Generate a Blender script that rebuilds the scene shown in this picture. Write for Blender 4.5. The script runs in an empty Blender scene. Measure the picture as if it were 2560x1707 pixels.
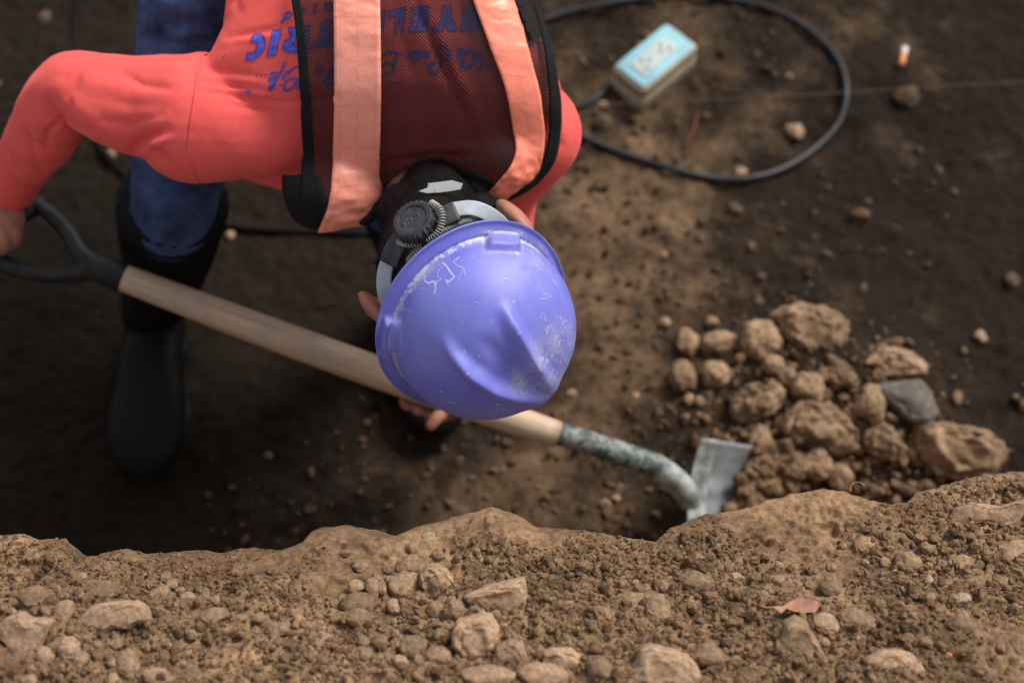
import bpy, math, random
import numpy as np
from mathutils import Vector, Matrix
from mathutils.bvhtree import BVHTree
from mathutils.geometry import delaunay_2d_cdt

random.seed(7); RNG = np.random.default_rng(7)
SC = bpy.context.scene
COL = SC.collection

# ------------------------------------------------------------------ camera, light, exposure
HC = 2.01; PITCH = math.radians(57)
cam = bpy.data.cameras.new('camera'); CAM = bpy.data.objects.new('camera', cam); COL.objects.link(CAM)
CAM.location = (0, 0, HC); CAM.rotation_euler = (math.radians(90) - PITCH, 0, 0)
cam.lens = 50; cam.sensor_width = 36; cam.clip_start = 0.05; cam.clip_end = 400
cam.dof.use_dof = True; cam.dof.focus_distance = 1.56; cam.dof.aperture_fstop = 2.6
SC.camera = CAM
W = bpy.data.worlds.new('World'); SC.world = W; W.use_nodes = True
wn = W.node_tree.nodes; wl = W.node_tree.links
SUN_EL, SUN_AZ = math.radians(50), math.radians(52)      # azimuth clockwise from +Y
sky = wn.new('ShaderNodeTexSky'); sky.sky_type = 'NISHITA'; sky.sun_disc = False
sky.sun_elevation = SUN_EL; sky.sun_rotation = SUN_AZ
hs = wn.new('ShaderNodeHueSaturation'); hs.inputs['Saturation'].default_value = 0.22
wl.new(sky.outputs[0], hs.inputs['Color']); wl.new(hs.outputs[0], wn['Background'].inputs[0])
wn['Background'].inputs[1].default_value = 0.070
sl = bpy.data.lights.new('sun', 'SUN'); sl.energy = 1.5; sl.angle = math.radians(20); sl.color = (1.0, 0.93, 0.82)
SUN = bpy.data.objects.new('sun', sl); COL.objects.link(SUN)
sd = Vector((math.sin(SUN_AZ) * math.cos(SUN_EL), math.cos(SUN_AZ) * math.cos(SUN_EL), math.sin(SUN_EL)))
SUN.rotation_euler = sd.to_track_quat('Z', 'Y').to_euler(); SUN.location = (2, 2, 6)
SC.view_settings.view_transform = 'Standard'; SC.view_settings.look = 'None'
SC.view_settings.gamma = 1; SC.view_settings.exposure = 1.42; SC.view_settings.use_curve_mapping = False

# ------------------------------------------------------------------ geometry helpers
SP, CP = math.sin(PITCH), math.cos(PITCH)
K = 0.72 / 2560
C0 = np.array([0, 0, HC]); UPV = np.array([0, SP, CP]); FWD = np.array([0, CP, -SP]); RGT = np.array([1., 0, 0])
def V(px, py, w):
    """the place seen in direction (px, py) at distance w in front of the lens"""
    return C0 + RGT * ((px - 1280) * K * w) + UPV * ((853.5 - py) * K * w) + FWD * w
def ray(px, py):
    d = V(px, py, 1.0) - C0
    return d / np.linalg.norm(d)
def at_z(px, py, z):
    d = V(px, py, 1.0) - C0
    return C0 + d * ((z - HC) / d[2])
def proj(P):
    P = np.atleast_2d(P) - C0
    w = P @ FWD
    return 1280 + (P @ RGT) / (K * w), 853.5 - (P @ UPV) / (K * w), w

def vn2(x, y, seed=0):
    xi = np.floor(x).astype(np.int64); yi = np.floor(y).astype(np.int64); fx = x - xi; fy = y - yi
    fx = fx * fx * fx * (fx * (fx * 6 - 15) + 10); fy = fy * fy * fy * (fy * (fy * 6 - 15) + 10)
    def h(a, b):
        n = (a * 374761393 + b * 668265263 + seed * 1274126177) & 0xffffffff
        n = ((n ^ (n >> 13)) * 1274126177) & 0xffffffff
        return ((n ^ (n >> 16)) & 0xffff) / 32767.5 - 1
    return (h(xi, yi) * (1 - fx) + h(xi + 1, yi) * fx) * (1 - fy) + (h(xi, yi + 1) * (1 - fx) + h(xi + 1, yi + 1) * fx) * fy
def fbm2(x, y, o=4, seed=0, g=0.5):
    s = 0; a = 1; t = 0
    for i in range(o):
        s = s + a * vn2(x * 2 ** i + 17.3 * i, y * 2 ** i + 5.1 * i, seed + i); t += a; a *= g
    return s / t
def vn3(p, seed=0):
    pi = np.floor(p).astype(np.int64); f = p - pi; f = f * f * (3 - 2 * f)
    def h(dx, dy, dz):
        n = ((pi[:, 0] + dx) * 374761393 + (pi[:, 1] + dy) * 668265263 + (pi[:, 2] + dz) * 2147483647 + seed * 1274126177) & 0xffffffff
        n = ((n ^ (n >> 13)) * 1274126177) & 0xffffffff
        return ((n ^ (n >> 16)) & 0xffff) / 32767.5 - 1
    r = 0
    for dx in (0, 1):
        for dy in (0, 1):
            for dz in (0, 1):
                wt = (f[:, 0] if dx else 1 - f[:, 0]) * (f[:, 1] if dy else 1 - f[:, 1]) * (f[:, 2] if dz else 1 - f[:, 2])
                r = r + wt * h(dx, dy, dz)
    return r
def fbm3(p, o=4, seed=0, g=0.5):
    s = 0; a = 1; t = 0
    for i in range(o):
        s = s + a * vn3(p * 2 ** i + 11.7 * i, seed + i); t += a; a *= g
    return s / t
def sstep(a, b, x):
    t = np.clip((x - a) / (b - a), 0, 1); return t * t * (3 - 2 * t)

WL = {}                                     # world location of every object made here
def mk(name, verts, faces, mat, parent=None, smooth=True, uv=None, attr=None, base=None):
    verts = np.asarray(verts, dtype=np.float64).reshape(-1, 3)
    me = bpy.data.meshes.new(name)
    c = verts.mean(axis=0) if base is None else np.array(base, float)
    if base is None: c[2] = verts[:, 2].min()
    vv = verts - c
    if isinstance(faces, np.ndarray) and faces.ndim == 2:
        k = faces.shape[1]; n = len(faces)
        me.vertices.add(len(vv)); me.vertices.foreach_set('co', vv.astype(np.float32).ravel())
        me.loops.add(n * k); me.loops.foreach_set('vertex_index', faces.astype(np.int32).ravel())
        me.polygons.add(n); me.polygons.foreach_set('loop_start', np.arange(0, n * k, k, dtype=np.int32))
        me.polygons.foreach_set('loop_total', np.full(n, k, dtype=np.int32))
        me.update(calc_edges=True)
    else:
        me.from_pydata([tuple(p) for p in vv], [], [tuple(int(i) for i in f) for f in faces])
    me.polygons.foreach_set('use_smooth', np.full(len(me.polygons), bool(smooth)))
    if uv is not None:
        L = me.uv_layers.new(name='UVMap'); li = np.empty(len(me.loops), dtype=np.int32)
        me.loops.foreach_get('vertex_index', li)
        L.data.foreach_set('uv', np.asarray(uv, dtype=np.float32)[li].ravel())
    if attr is not None:
        for an, av in attr.items():
            a = me.attributes.new(an, 'FLOAT', 'POINT'); a.data.foreach_set('value', np.asarray(av, dtype=np.float32))
    if mat: me.materials.append(mat)
    me.update()
    o = bpy.data.objects.new(name, me); COL.objects.link(o)
    WL[o.name] = c
    if parent is not None:
        o.parent = parent; o.location = c - WL[parent.name]
    else: o.location = c
    return o
def empty(name, loc):
    o = bpy.data.objects.new(name, None); COL.objects.link(o); o.location = loc; o.empty_display_size = 0.05
    WL[o.name] = np.array(loc, float); return o
def tag(o, label=None, cat=None, group=None, kind=None):
    if label: o['label'] = label
    if cat: o['category'] = cat
    if group: o['group'] = group
    if kind: o['kind'] = kind
    return o
def grid_faces(nr, nc, closed=False):
    i = np.arange(nr - 1)[:, None]; j = np.arange(nc if closed else nc - 1)[None, :]
    a = i * nc + j; b = i * nc + (j + 1) % nc
    return np.stack([a, b, b + nc, a + nc], -1).reshape(-1, 4)
def loft(rings, n=40, p=2.0):
    """rings: (centre, half axis a, half axis b); closed body"""
    vs = []
    th = np.linspace(0, 2 * math.pi, n, endpoint=False)
    c, s = np.cos(th), np.sin(th)
    cc = np.sign(c) * np.abs(c) ** (2 / p); ss = np.sign(s) * np.abs(s) ** (2 / p)
    for (o, a, b) in rings:
        vs.append(np.asarray(o)[None] + cc[:, None] * np.asarray(a)[None] + ss[:, None] * np.asarray(b)[None])
    v = np.concatenate(vs); f = [tuple(q) for q in grid_faces(len(rings), n, True)]
    v = np.vstack([v, np.asarray(rings[0][0])[None], np.asarray(rings[-1][0])[None]])
    m = len(v); last = (len(rings) - 1) * n
    for j in range(n):
        f.append((m - 2, (j + 1) % n, j)); f.append((m - 1, last + j, last + (j + 1) % n))
    return v, f
def catmull(P, n):
    P = np.asarray(P, float); m = len(P); out = []
    Q = np.vstack([2 * P[0] - P[1], P, 2 * P[-1] - P[-2]])
    for i in range(m - 1):
        p0, p1, p2, p3 = Q[i], Q[i + 1], Q[i + 2], Q[i + 3]
        for t in np.arange(n) / n:
            out.append(.5 * ((2 * p1) + (-p0 + p2) * t + (2 * p0 - 5 * p1 + 4 * p2 - p3) * t * t + (-p0 + 3 * p1 - 3 * p2 + p3) * t ** 3))
    out.append(P[-1]); return np.array(out)
def tube(pts, radii, n=16, sub=5, flat=1.0, ref=(0, 0, 1), cap=True):
    D = np.hstack([np.asarray(pts, float), np.asarray(radii, float)[:, None]])
    D = catmull(D, sub); P = D[:, :3]; R = np.maximum(D[:, 3], 1e-4)
    T = np.gradient(P, axis=0); T /= np.linalg.norm(T, axis=1)[:, None] + 1e-12
    rings = []
    u = np.cross(T[0], ref); 
    if np.linalg.norm(u) < 1e-3: u = np.cross(T[0], (1, 0, 0))
    u /= np.linalg.norm(u)
    if cap:
        for k in (0.3, 0.75): pass
    for i in range(len(P)):
        u = u - T[i] * (u @ T[i]); u /= np.linalg.norm(u); v = np.cross(T[i], u)
        if i == 0 and cap:
            for a in (80, 50, 25):
                a = math.radians(a); rings.append((P[0] - T[0] * R[0] * math.sin(a), u * R[0] * math.cos(a), v * R[0] * math.cos(a) * flat))
        rings.append((P[i], u * R[i], v * R[i] * flat))
        if i == len(P) - 1 and cap:
            for a in (25, 50, 80):
                a = math.radians(a); rings.append((P[i] + T[i] * R[i] * math.sin(a), u * R[i] * math.cos(a), v * R[i] * math.cos(a) * flat))
    return loft(rings, n)
def ellipsoid(c, ax, n=24, m=14):
    """ax: three half axis vectors"""
    c = np.asarray(c, float); rings = []
    for t in np.linspace(-math.pi / 2 + .06, math.pi / 2 - .06, m):
        rings.append((c + np.asarray(ax[2]) * math.sin(t), np.asarray(ax[0]) * math.cos(t), np.asarray(ax[1]) * math.cos(t)))
    return loft(rings, n)
def merge(parts):
    vs = []; fs = []; o = 0
    for v, f in parts:
        vs.append(np.asarray(v)); fs += [tuple(int(i) + o for i in q) for q in f]; o += len(v)
    return np.concatenate(vs), fs
def evalmods(v, f, mods):
    me = bpy.data.meshes.new('tmp'); me.from_pydata([tuple(p) for p in v], [], f); me.update()
    o = bpy.data.objects.new('tmp', me); COL.objects.link(o)
    for t, kw in mods:
        m = o.modifiers.new(t, t)
        for k, x in kw.items(): setattr(m, k, x)
    dg = bpy.context.evaluated_depsgraph_get(); e = o.evaluated_get(dg); em = e.to_mesh()
    n = len(em.vertices); co = np.empty(n * 3, dtype=np.float32); em.vertices.foreach_get('co', co)
    fl = [tuple(p.vertices) for p in em.polygons]
    if all(len(q) == 4 for q in fl): fl = np.array(fl)
    e.to_mesh_clear(); bpy.data.objects.remove(o); bpy.data.meshes.remove(me)
    return co.reshape(-1, 3).astype(np.float64), fl
def union(parts, vox=0.004, sm=4):
    v, f = merge(parts)
    return evalmods(v, f, [('REMESH', dict(mode='VOXEL', voxel_size=vox)), ('SMOOTH', dict(factor=0.5, iterations=sm))])
def normals(v, f):
    f = np.asarray(f); n = np.zeros_like(v)
    a = np.cross(v[f[:, 2]] - v[f[:, 0]], v[f[:, -1]] - v[f[:, 1]])
    for k in range(f.shape[1]): np.add.at(n, f[:, k], a)
    return n / (np.linalg.norm(n, axis=1)[:, None] + 1e-12)
def dist_poly(px, py, pl):
    best = np.full(px.shape, 1e9); par = np.zeros(px.shape); L = 0
    tot = sum(math.dist(pl[i], pl[i + 1]) for i in range(len(pl) - 1))
    for i in range(len(pl) - 1):
        ax, ay = pl[i]; bx, by = pl[i + 1]; dx, dy = bx - ax, by - ay; l2 = dx * dx + dy * dy
        t = np.clip(((px - ax) * dx + (py - ay) * dy) / l2, 0, 1)
        d = np.hypot(px - ax - t * dx, py - ay - t * dy); m = d < best
        best = np.where(m, d, best); par = np.where(m, (L + t * math.sqrt(l2)) / tot, par); L += math.sqrt(l2)
    return best, par
def folds(v, f, FL):
    """cloth folds: (polyline, amplitude m, width px); signed, shown towards the lens side of the cloth"""
    n = normals(v, f); px, py, w = proj(v); toc = C0 - v; toc /= np.linalg.norm(toc, axis=1)[:, None]
    face = sstep(-0.1, 0.3, (n * toc).sum(1)); d = np.zeros(len(v))
    for pl, amp, wd in FL:
        r, t = dist_poly(px, py, pl)
        d += amp * np.exp(-(r / wd) ** 2) * (0.25 + 0.75 * np.sin(np.pi * np.clip(t, 0.02, .98)) ** .6)
    return v + n * (d * face)[:, None]
def bvh_of(v, f): return BVHTree.FromPolygons([tuple(p) for p in v], [tuple(int(i) for i in q) for q in f])
def hit(bvh, px, py, off=0.0):
    h, n, i, d = bvh.ray_cast(Vector(C0), Vector(ray(px, py)))
    if h is None: return None
    n = np.array(n); h = np.array(h)
    if n @ (C0 - h) < 0: n = -n
    return h + n * off
def hitg(bvh, px, py, off, wdef):
    h = hit(bvh, px, py, off)
    if h is not None: return h
    best = bvh.find_nearest(Vector(V(px, py, wdef)))
    return np.array(best[0]) + np.array(best[1]) * off
def inside(x, y, poly):
    c = False; n = len(poly); j = n - 1
    for i in range(n):
        xi, yi = poly[i]; xj, yj = poly[j]
        if (yi > y) != (yj > y) and x < (xj - xi) * (y - yi) / (yj - yi + 1e-12) + xi: c = not c
        j = i
    return c
def densify(poly, st, closed=True):
    out = []; m = len(poly)
    for i in range(m if closed else m - 1):
        a = poly[i]; b = poly[(i + 1) % m]; k = max(1, int(math.dist(a, b) / st))
        for t in range(k): out.append((a[0] + (b[0] - a[0]) * t / k, a[1] + (b[1] - a[1]) * t / k))
    if not closed: out.append(poly[-1])
    return out
def drape_polys(polys, bvh, off, st=6, wdef=1.65):
    """flat print cut to outline and laid on a body; polys: list of outlines, even-odd"""
    VS = []; FS = []; uv = []
    ds = [densify(p, st) for p in polys]
    pts = []; ed = []
    for p in ds:
        o = len(pts); pts += p; ed += [(o + i, o + (i + 1) % len(p)) for i in range(len(p))]
    xs = [p[0] for p in pts]; ys = [p[1] for p in pts]
    x = min(xs)
    while x < max(xs):
        y = min(ys)
        while y < max(ys):
            if sum(inside(x, y, p) for p in ds) % 2 == 1: pts.append((x, y))
            y += st
        x += st
    r = delaunay_2d_cdt([Vector(p) for p in pts], ed, [], 0, 1e-4)
    vo, fo = r[0], r[2]
    for t in fo:
        cx = sum(vo[i][0] for i in t) / 3; cy = sum(vo[i][1] for i in t) / 3
        if sum(inside(cx, cy, p) for p in ds) % 2 == 1: FS.append(tuple(t))
    for p in vo:
        VS.append(hitg(bvh, p[0], p[1], off, wdef)); uv.append(tuple(p))
    return np.array(VS), FS, np.array(uv)
def stroke(pl, w):
    """outline of a pen stroke"""
    P = catmull(pl, 4) if len(pl) > 2 else np.asarray(densify(pl, 4, False)); P = np.asarray(P, float)
    T = np.gradient(P, axis=0); T /= np.linalg.norm(T, axis=1)[:, None] + 1e-9; N = np.stack([-T[:, 1], T[:, 0]], 1)
    L = P + N * w / 2; R = P - N * w / 2
    return L, R
def drape_strokes(strokes, bvh, off, wdef=1.65):
    parts = []; uvs = []
    for pl, w in strokes:
        L, R = stroke(pl, w); M = (L + R) / 2; n = len(L); v = []
        for k in range(n):
            for q in (L[k], M[k], R[k]): v.append(hitg(bvh, q[0], q[1], off, wdef)); uvs.append(q)
        parts.append((np.array(v), [tuple(q) for q in grid_faces(n, 3)]))
    v, f = merge(parts); return v, f, np.array(uvs)
def ribbon(Lp, Rp, bvh, off, n=60, m=9, thick=0.003, wdef=1.66, bulge=0.0, crease=None):
    """band with thickness between two edge lines, laid over a body"""
    def resample(pl, n):
        pl = catmull(pl, 8); d = np.r_[0, np.cumsum(np.linalg.norm(np.diff(pl, axis=0), axis=1))]
        s = np.linspace(0, d[-1], n); return np.stack([np.interp(s, d, pl[:, 0]), np.interp(s, d, pl[:, 1])], 1)
    L = resample(Lp, n); R = resample(Rp, n); v = []; uv = []
    us = [0] + list(np.linspace(0, 1, m)) + [1]
    for i in range(n):
        for j, u in enumerate(us):
            q = L[i] * (1 - u) + R[i] * u
            o = off if 0 < j < len(us) - 1 else off - thick
            if crease is not None and 0 < j < len(us) - 1: o += crease(u, i / (n - 1))
            v.append(hitg(bvh, q[0], q[1], o + bulge * (1 - (2 * u - 1) ** 2), wdef)); uv.append((u, i / (n - 1)))
    return np.array(v), grid_faces(n, len(us)), np.array(uv)

# ------------------------------------------------------------------ materials
def newmat(name):
    m = bpy.data.materials.new(name); m.use_nodes = True
    nt = m.node_tree; return m, nt.nodes, nt.links, nt.nodes['Principled BSDF']
def noise(N, L, scale, detail=6, rough=.6, coord='Object', dist=0.0):
    tc = N.new('ShaderNodeTexCoord'); t = N.new('ShaderNodeTexNoise')
    t.inputs['Scale'].default_value = scale; t.inputs['Detail'].default_value = detail
    t.inputs['Roughness'].default_value = rough; t.inputs['Distortion'].default_value = dist
    L.new(tc.outputs[coord], t.inputs['Vector']); return t
def ramp(N, L, src, stops):
    r = N.new('ShaderNodeValToRGB'); L.new(src, r.inputs[0]); e = r.color_ramp.elements
    while len(e) < len(stops): e.new(0.5)
    for k, (p, c) in enumerate(stops): e[k].position = p; e[k].color = (*c, 1) if len(c) == 3 else c
    return r
def mixc(N, L, fac, a, b, mode='MIX'):
    m = N.new('ShaderNodeMix'); m.data_type = 'RGBA'; m.blend_type = mode
    if isinstance(fac, (int, float)): m.inputs[0].default_value = fac
    else: L.new(fac, m.inputs[0])
    for i, x in ((6, a), (7, b)):
        if isinstance(x, tuple): m.inputs[i].default_value = (*x, 1)
        else: L.new(x, m.inputs[i])
    return m.outputs[2]
def math_(N, L, op, a, b=None, clamp=False):
    m = N.new('ShaderNodeMath'); m.operation = op; m.use_clamp = clamp
    for i, x in ((0, a), (1, b)):
        if x is None: continue
        if isinstance(x, (int, float)): m.inputs[i].default_value = x
        else: L.new(x, m.inputs[i])
    return m.outputs[0]
def bump(N, L, B, h, dist, strength=1.0, prev=None):
    b = N.new('ShaderNodeBump'); b.inputs['Distance'].default_value = dist; b.inputs['Strength'].default_value = strength
    L.new(h, b.inputs['Height'])
    if prev: L.new(prev, b.inputs['Normal'])
    L.new(b.outputs[0], B.inputs['Normal']); return b.outputs[0]
def G(c): return tuple(((x / 255) / 12.92 if x / 255 <= .04045 else ((x / 255 + .055) / 1.055) ** 2.4) for x in c)

def soil(name, dark, light, fleck=(.42, .33, .24), sc=1.0, bd=.002, attr=None, shade_col=None, rand=0.0):
    m, N, L, B = newmat(name)
    n1 = noise(N, L, 9 * sc, 8, .65); n2 = noise(N, L, 90 * sc, 6, .7); n3 = noise(N, L, 420 * sc, 3, .6)
    r = ramp(N, L, n1.outputs[0], [(.32, dark), (.66, light)])
    r2 = ramp(N, L, n2.outputs[0], [(.30, (.45, .45, .45)), (.62, (1.15, 1.12, 1.1))])
    c = mixc(N, L, 1.0, r.outputs[0], r2.outputs[0], 'MULTIPLY')
    fl = ramp(N, L, n3.outputs[0], [(.63, (0, 0, 0)), (.70, (1, 1, 1))])
    c = mixc(N, L, math_(N, L, 'MULTIPLY', fl.outputs[0], .55), c, fleck)
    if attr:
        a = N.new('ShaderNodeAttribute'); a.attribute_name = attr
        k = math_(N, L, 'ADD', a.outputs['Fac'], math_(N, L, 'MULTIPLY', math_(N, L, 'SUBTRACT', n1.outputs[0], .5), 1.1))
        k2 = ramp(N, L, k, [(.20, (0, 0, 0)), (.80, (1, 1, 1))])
        dn = mixc(N, L, 1.0, shade_col, r2.outputs[0], 'MULTIPLY')
        c = mixc(N, L, k2.outputs[0], dn, c)  # low mask values blend the soil towards the painted-in shade tone
    if rand:
        oi = N.new('ShaderNodeObjectInfo')
        v = N.new('ShaderNodeHueSaturation'); L.new(c, v.inputs['Color'])
        L.new(math_(N, L, 'ADD', math_(N, L, 'MULTIPLY', oi.outputs['Random'], rand), 1 - rand * .5), v.inputs['Value']); c = v.outputs[0]
    L.new(c, B.inputs['Base Color']); B.inputs['Roughness'].default_value = .95; B.inputs['Specular IOR Level'].default_value = .15
    b = bump(N, L, B, n2.outputs[0], bd * 2.0, .8); bump(N, L, B, n3.outputs[0], bd * .6, .8, b)
    return m
M = {}
M['bank'] = soil('bank_soil', (.100, .060, .032), (.375, .240, .140), (.52, .39, .26), 1.0, .0024)
M['clod'] = soil('clod_soil', (.17, .108, .064), (.47, .325, .205), (.5, .42, .33), 2.0, .0014, rand=.5)
M['pink'] = soil('pink_clod_soil', (.27, .170, .108), (.54, .375, .25), (.6, .48, .37), 2.0, .0014, rand=.25)
M['grain'] = soil('crumb_soil', (.052, .034, .020), (.290, .185, .106), (.45, .36, .27), 6.0, .0004)
M['grey'] = soil('grey_stone', (.10, .090, .080), (.23, .205, .185), (.35, .35, .36), 1.5, .0014)
M['pale'] = soil('pale_clod_soil', (.33, .25, .18), (.60, .47, .35), (.6, .5, .4), 2.0, .0012, rand=.2)
M['floor'] = soil('floor_soil', (.048, .031, .019), (.225, .145, .087), (.32, .23, .15), .8, .004, 'dry', (.0190, .0130, .0086))  # shaded floor painted near black, lit dusty middle painted pale
M['fgrain'] = soil('floor_crumbs', (.055, .037, .024), (.17, .112, .070), (.36, .27, .18), 3.0, .001)

def plain(name, col, rough=.6, spec=.3, bsc=None, bd=.0005, var=.15, vsc=30, metal=0):
    m, N, L, B = newmat(name)
    n = noise(N, L, vsc, 6, .6)
    r = ramp(N, L, n.outputs[0], [(.3, tuple(x * (1 - var) for x in col)), (.7, tuple(min(1, x * (1 + var)) for x in col))])
    L.new(r.outputs[0], B.inputs['Base Color']); B.inputs['Roughness'].default_value = rough
    B.inputs['Specular IOR Level'].default_value = spec; B.inputs['Metallic'].default_value = metal
    if bsc:
        nb = noise(N, L, bsc, 4, .6); bump(N, L, B, nb.outputs[0], bd, .8)
    return m
def cloth(name, col, weave=900, rough=.85, var=.08, sheen=.3, spec=.15):
    m, N, L, B = newmat(name)
    n = noise(N, L, 14, 6, .6); n2 = noise(N, L, weave, 2, .5)
    r = ramp(N, L, n.outputs[0], [(.3, tuple(x * (1 - var) for x in col)), (.7, tuple(min(1, x * (1 + var)) for x in col))])
    r2 = ramp(N, L, n2.outputs[0], [(.3, (.86, .86, .86)), (.7, (1.08, 1.08, 1.08))])
    L.new(mixc(N, L, 1, r.outputs[0], r2.outputs[0], 'MULTIPLY'), B.inputs['Base Color'])
    B.inputs['Roughness'].default_value = rough; B.inputs['Sheen Weight'].default_value = sheen
    B.inputs['Sheen Tint'].default_value = (*[min(1, x * 1.3 + .15) for x in col], 1)
    B.inputs['Specular IOR Level'].default_value = spec
    bump(N, L, B, n2.outputs[0], .0006, .5); return m
M['shirt'] = cloth('coral_jersey', (.80, .108, .098))
M['jeans'] = cloth('blue_denim', (.050, .078, .18), 500, .9, .8, .05)
M['rubber'] = plain('black_rubber', (.0055, .0055, .0062), .6, .16, 60, .001, .3, 20)
M['black'] = cloth('black_binding', (.011, .011, .012), 700, .9, .2, .05)
M['skin'] = plain('skin', (.36, .155, .105), .55, .35, 300, .0003, .15, 40)
M['hair'] = plain('black_hair', (.006, .0055, .0055), .7, .12, 200, .002, .3, 60)
M['strap_grey'] = plain('grey_plastic', (.36, .40, .45), .45, .4, 200, .0003, .15, 50)
M['dark_plastic'] = plain('dark_plastic', (.030, .031, .036), .5, .4, 150, .0008, .6, 90)
M['white'] = plain('white_label_cloth', (.95, .95, .94), .8, .2, 400, .0003, .05)
M['cable'] = plain('black_cable', (.014, .016, .019), .5, .4, 80, .0006, .5, 12)
M['metal'] = plain('painted_steel', (.29, .32, .31), .6, .4, 90, .001, .75, 38, 0.1)
M['blade'] = plain('worn_blade_steel', (.21, .23, .25), .65, .35, 60, .0008, .5, 18, .15)
M['dark_metal'] = plain('black_metal_grip', (.011, .012, .014), .55, .3, 60, .0015, .6, 25)
M['fcol'] = plain('beige_plastic', (.42, .35, .25), .7, .3, 60, .001, .25, 20)
M['blue'] = plain('light_blue_paint', (.24, .47, .54), .6, .3, 60, .0006, .22, 22)
M['plate'] = plain('grey_plate', (.42, .48, .47), .6, .3, None, 0, .15, 30)
M['hole'] = plain('dark_hole', (.05, .11, .09), .8, .1)
M['twine'] = plain('tan_twine', (.15, .11, .08), .9, .1)
M['filter'] = plain('orange_filter_paper', (.75, .30, .14), .8, .2, None, 0, .1)
M['paper'] = plain('white_paper', (.7, .65, .6), .8, .2, None, 0, .1)
M['root'] = plain('tan_rootlet', (.42, .27, .14), .8, .2)
M['redroot'] = plain('red_rootlet', (.13, .040, .024), .8, .2)
M['dots'] = plain('orange_speck', (.42, .17, .10), .7, .2)

# helmet plastic with chalky scuffs
m, N, L, B = newmat('violet_blue_plastic')
n = noise(N, L, 7, 6, .6); n2 = noise(N, L, 190, 4, .7); n3 = noise(N, L, 26, 8, .7)
base = ramp(N, L, n.outputs[0], [(.3, (.080, .084, .50)), (.7, (.108, .114, .60))])
at = N.new('ShaderNodeAttribute'); at.attribute_name = 'dust'
sp = ramp(N, L, math_(N, L, 'ADD', n2.outputs[0], math_(N, L, 'MULTIPLY', at.outputs['Fac'], .22)), [(.69, (0, 0, 0)), (.75, (1, 1, 1))])
du = math_(N, L, 'MULTIPLY', at.outputs['Fac'], ramp(N, L, n3.outputs[0], [(.35, (0, 0, 0)), (.62, (1, 1, 1))]).outputs[0], True)
n4 = noise(N, L, 4, 7, .6)
c = mixc(N, L, math_(N, L, 'MULTIPLY', ramp(N, L, n4.outputs[0], [(.38, (0, 0, 0)), (.72, (1, 1, 1))]).outputs[0], .24), base.outputs[0], (.30, .36, .70))  # pale film mixed in at random stands for the broad sky reflection
c = mixc(N, L, math_(N, L, 'MULTIPLY', sp.outputs[0], .6), c, (.62, .64, .74))
c = mixc(N, L, math_(N, L, 'MULTIPLY', du, .75), c, (.55, .56, .56))
L.new(c, B.inputs['Base Color']); B.inputs['Specular IOR Level'].default_value = .75; B.inputs['Coat Weight'].default_value = .40; B.inputs['Coat Roughness'].default_value = .52
B.inputs['Sheen Weight'].default_value = .05
L.new(ramp(N, L, n3.outputs[0], [(.3, (.52, .52, .52)), (.75, (.68, .68, .68))]).outputs[0], B.inputs['Roughness'])
bump(N, L, B, n2.outputs[0], .0002, .5); M['helmet'] = m
M['chalk'] = plain('chalky_scratch', (.40, .42, .72), .8, .1, None, 0, .1)

# orange prismatic tape
def tape(name, col, rows):
    m, N, L, B = newmat(name)
    tc = N.new('ShaderNodeTexCoord'); s = N.new('ShaderNodeSeparateXYZ'); L.new(tc.outputs['UV'], s.inputs[0])
    def line(x, k, wd):
        fr = math_(N, L, 'FRACT', math_(N, L, 'MULTIPLY', x, k)); return math_(N, L, 'LESS_THAN', fr, wd)
    g = math_(N, L, 'MAXIMUM', line(s.outputs[1], rows, .03), math_(N, L, 'LESS_THAN', math_(N, L, 'ABSOLUTE', math_(N, L, 'SUBTRACT', s.outputs[0], .5)), .008))
    e = math_(N, L, 'LESS_THAN', math_(N, L, 'ABSOLUTE', math_(N, L, 'SUBTRACT', math_(N, L, 'ABSOLUTE', math_(N, L, 'SUBTRACT', s.outputs[0], .5)), .37)), .012)
    g = math_(N, L, 'MAXIMUM', g, e)
    n = noise(N, L, 60, 5, .6); ck = N.new('ShaderNodeTexChecker'); ck.inputs['Scale'].default_value = 1
    mp = N.new('ShaderNodeMapping'); mp.inputs['Scale'].default_value = (14, rows * 7, 1); L.new(tc.outputs['UV'], mp.inputs[0]); L.new(mp.outputs[0], ck.inputs[0])
    c = ramp(N, L, n.outputs[0], [(.3, tuple(x * .9 for x in col)), (.7, tuple(min(1, x * 1.08) for x in col))]).outputs[0]
    c = mixc(N, L, math_(N, L, 'MULTIPLY', ck.outputs['Fac'], .10), c, tuple(x * .6 for x in col))
    c = mixc(N, L, math_(N, L, 'MULTIPLY', g, .32), c, tuple(min(1, x * .68 + .02) for x in col))
    L.new(c, B.inputs['Base Color']); B.inputs['Roughness'].default_value = .42; B.inputs['Coat Weight'].default_value = .3; B.inputs['Coat Roughness'].default_value = .3
    n2 = noise(N, L, 35, 5, .7); b = bump(N, L, B, n2.outputs[0], .0018, .6); bump(N, L, B, g, -.0012, .8, b)
    return m
M['tape_pink'] = tape('pink_orange_reflective_tape', (1.0, .335, .24), 6)
M['tape_orange'] = tape('orange_reflective_tape', (1.0, .25, .16), 9)

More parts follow.
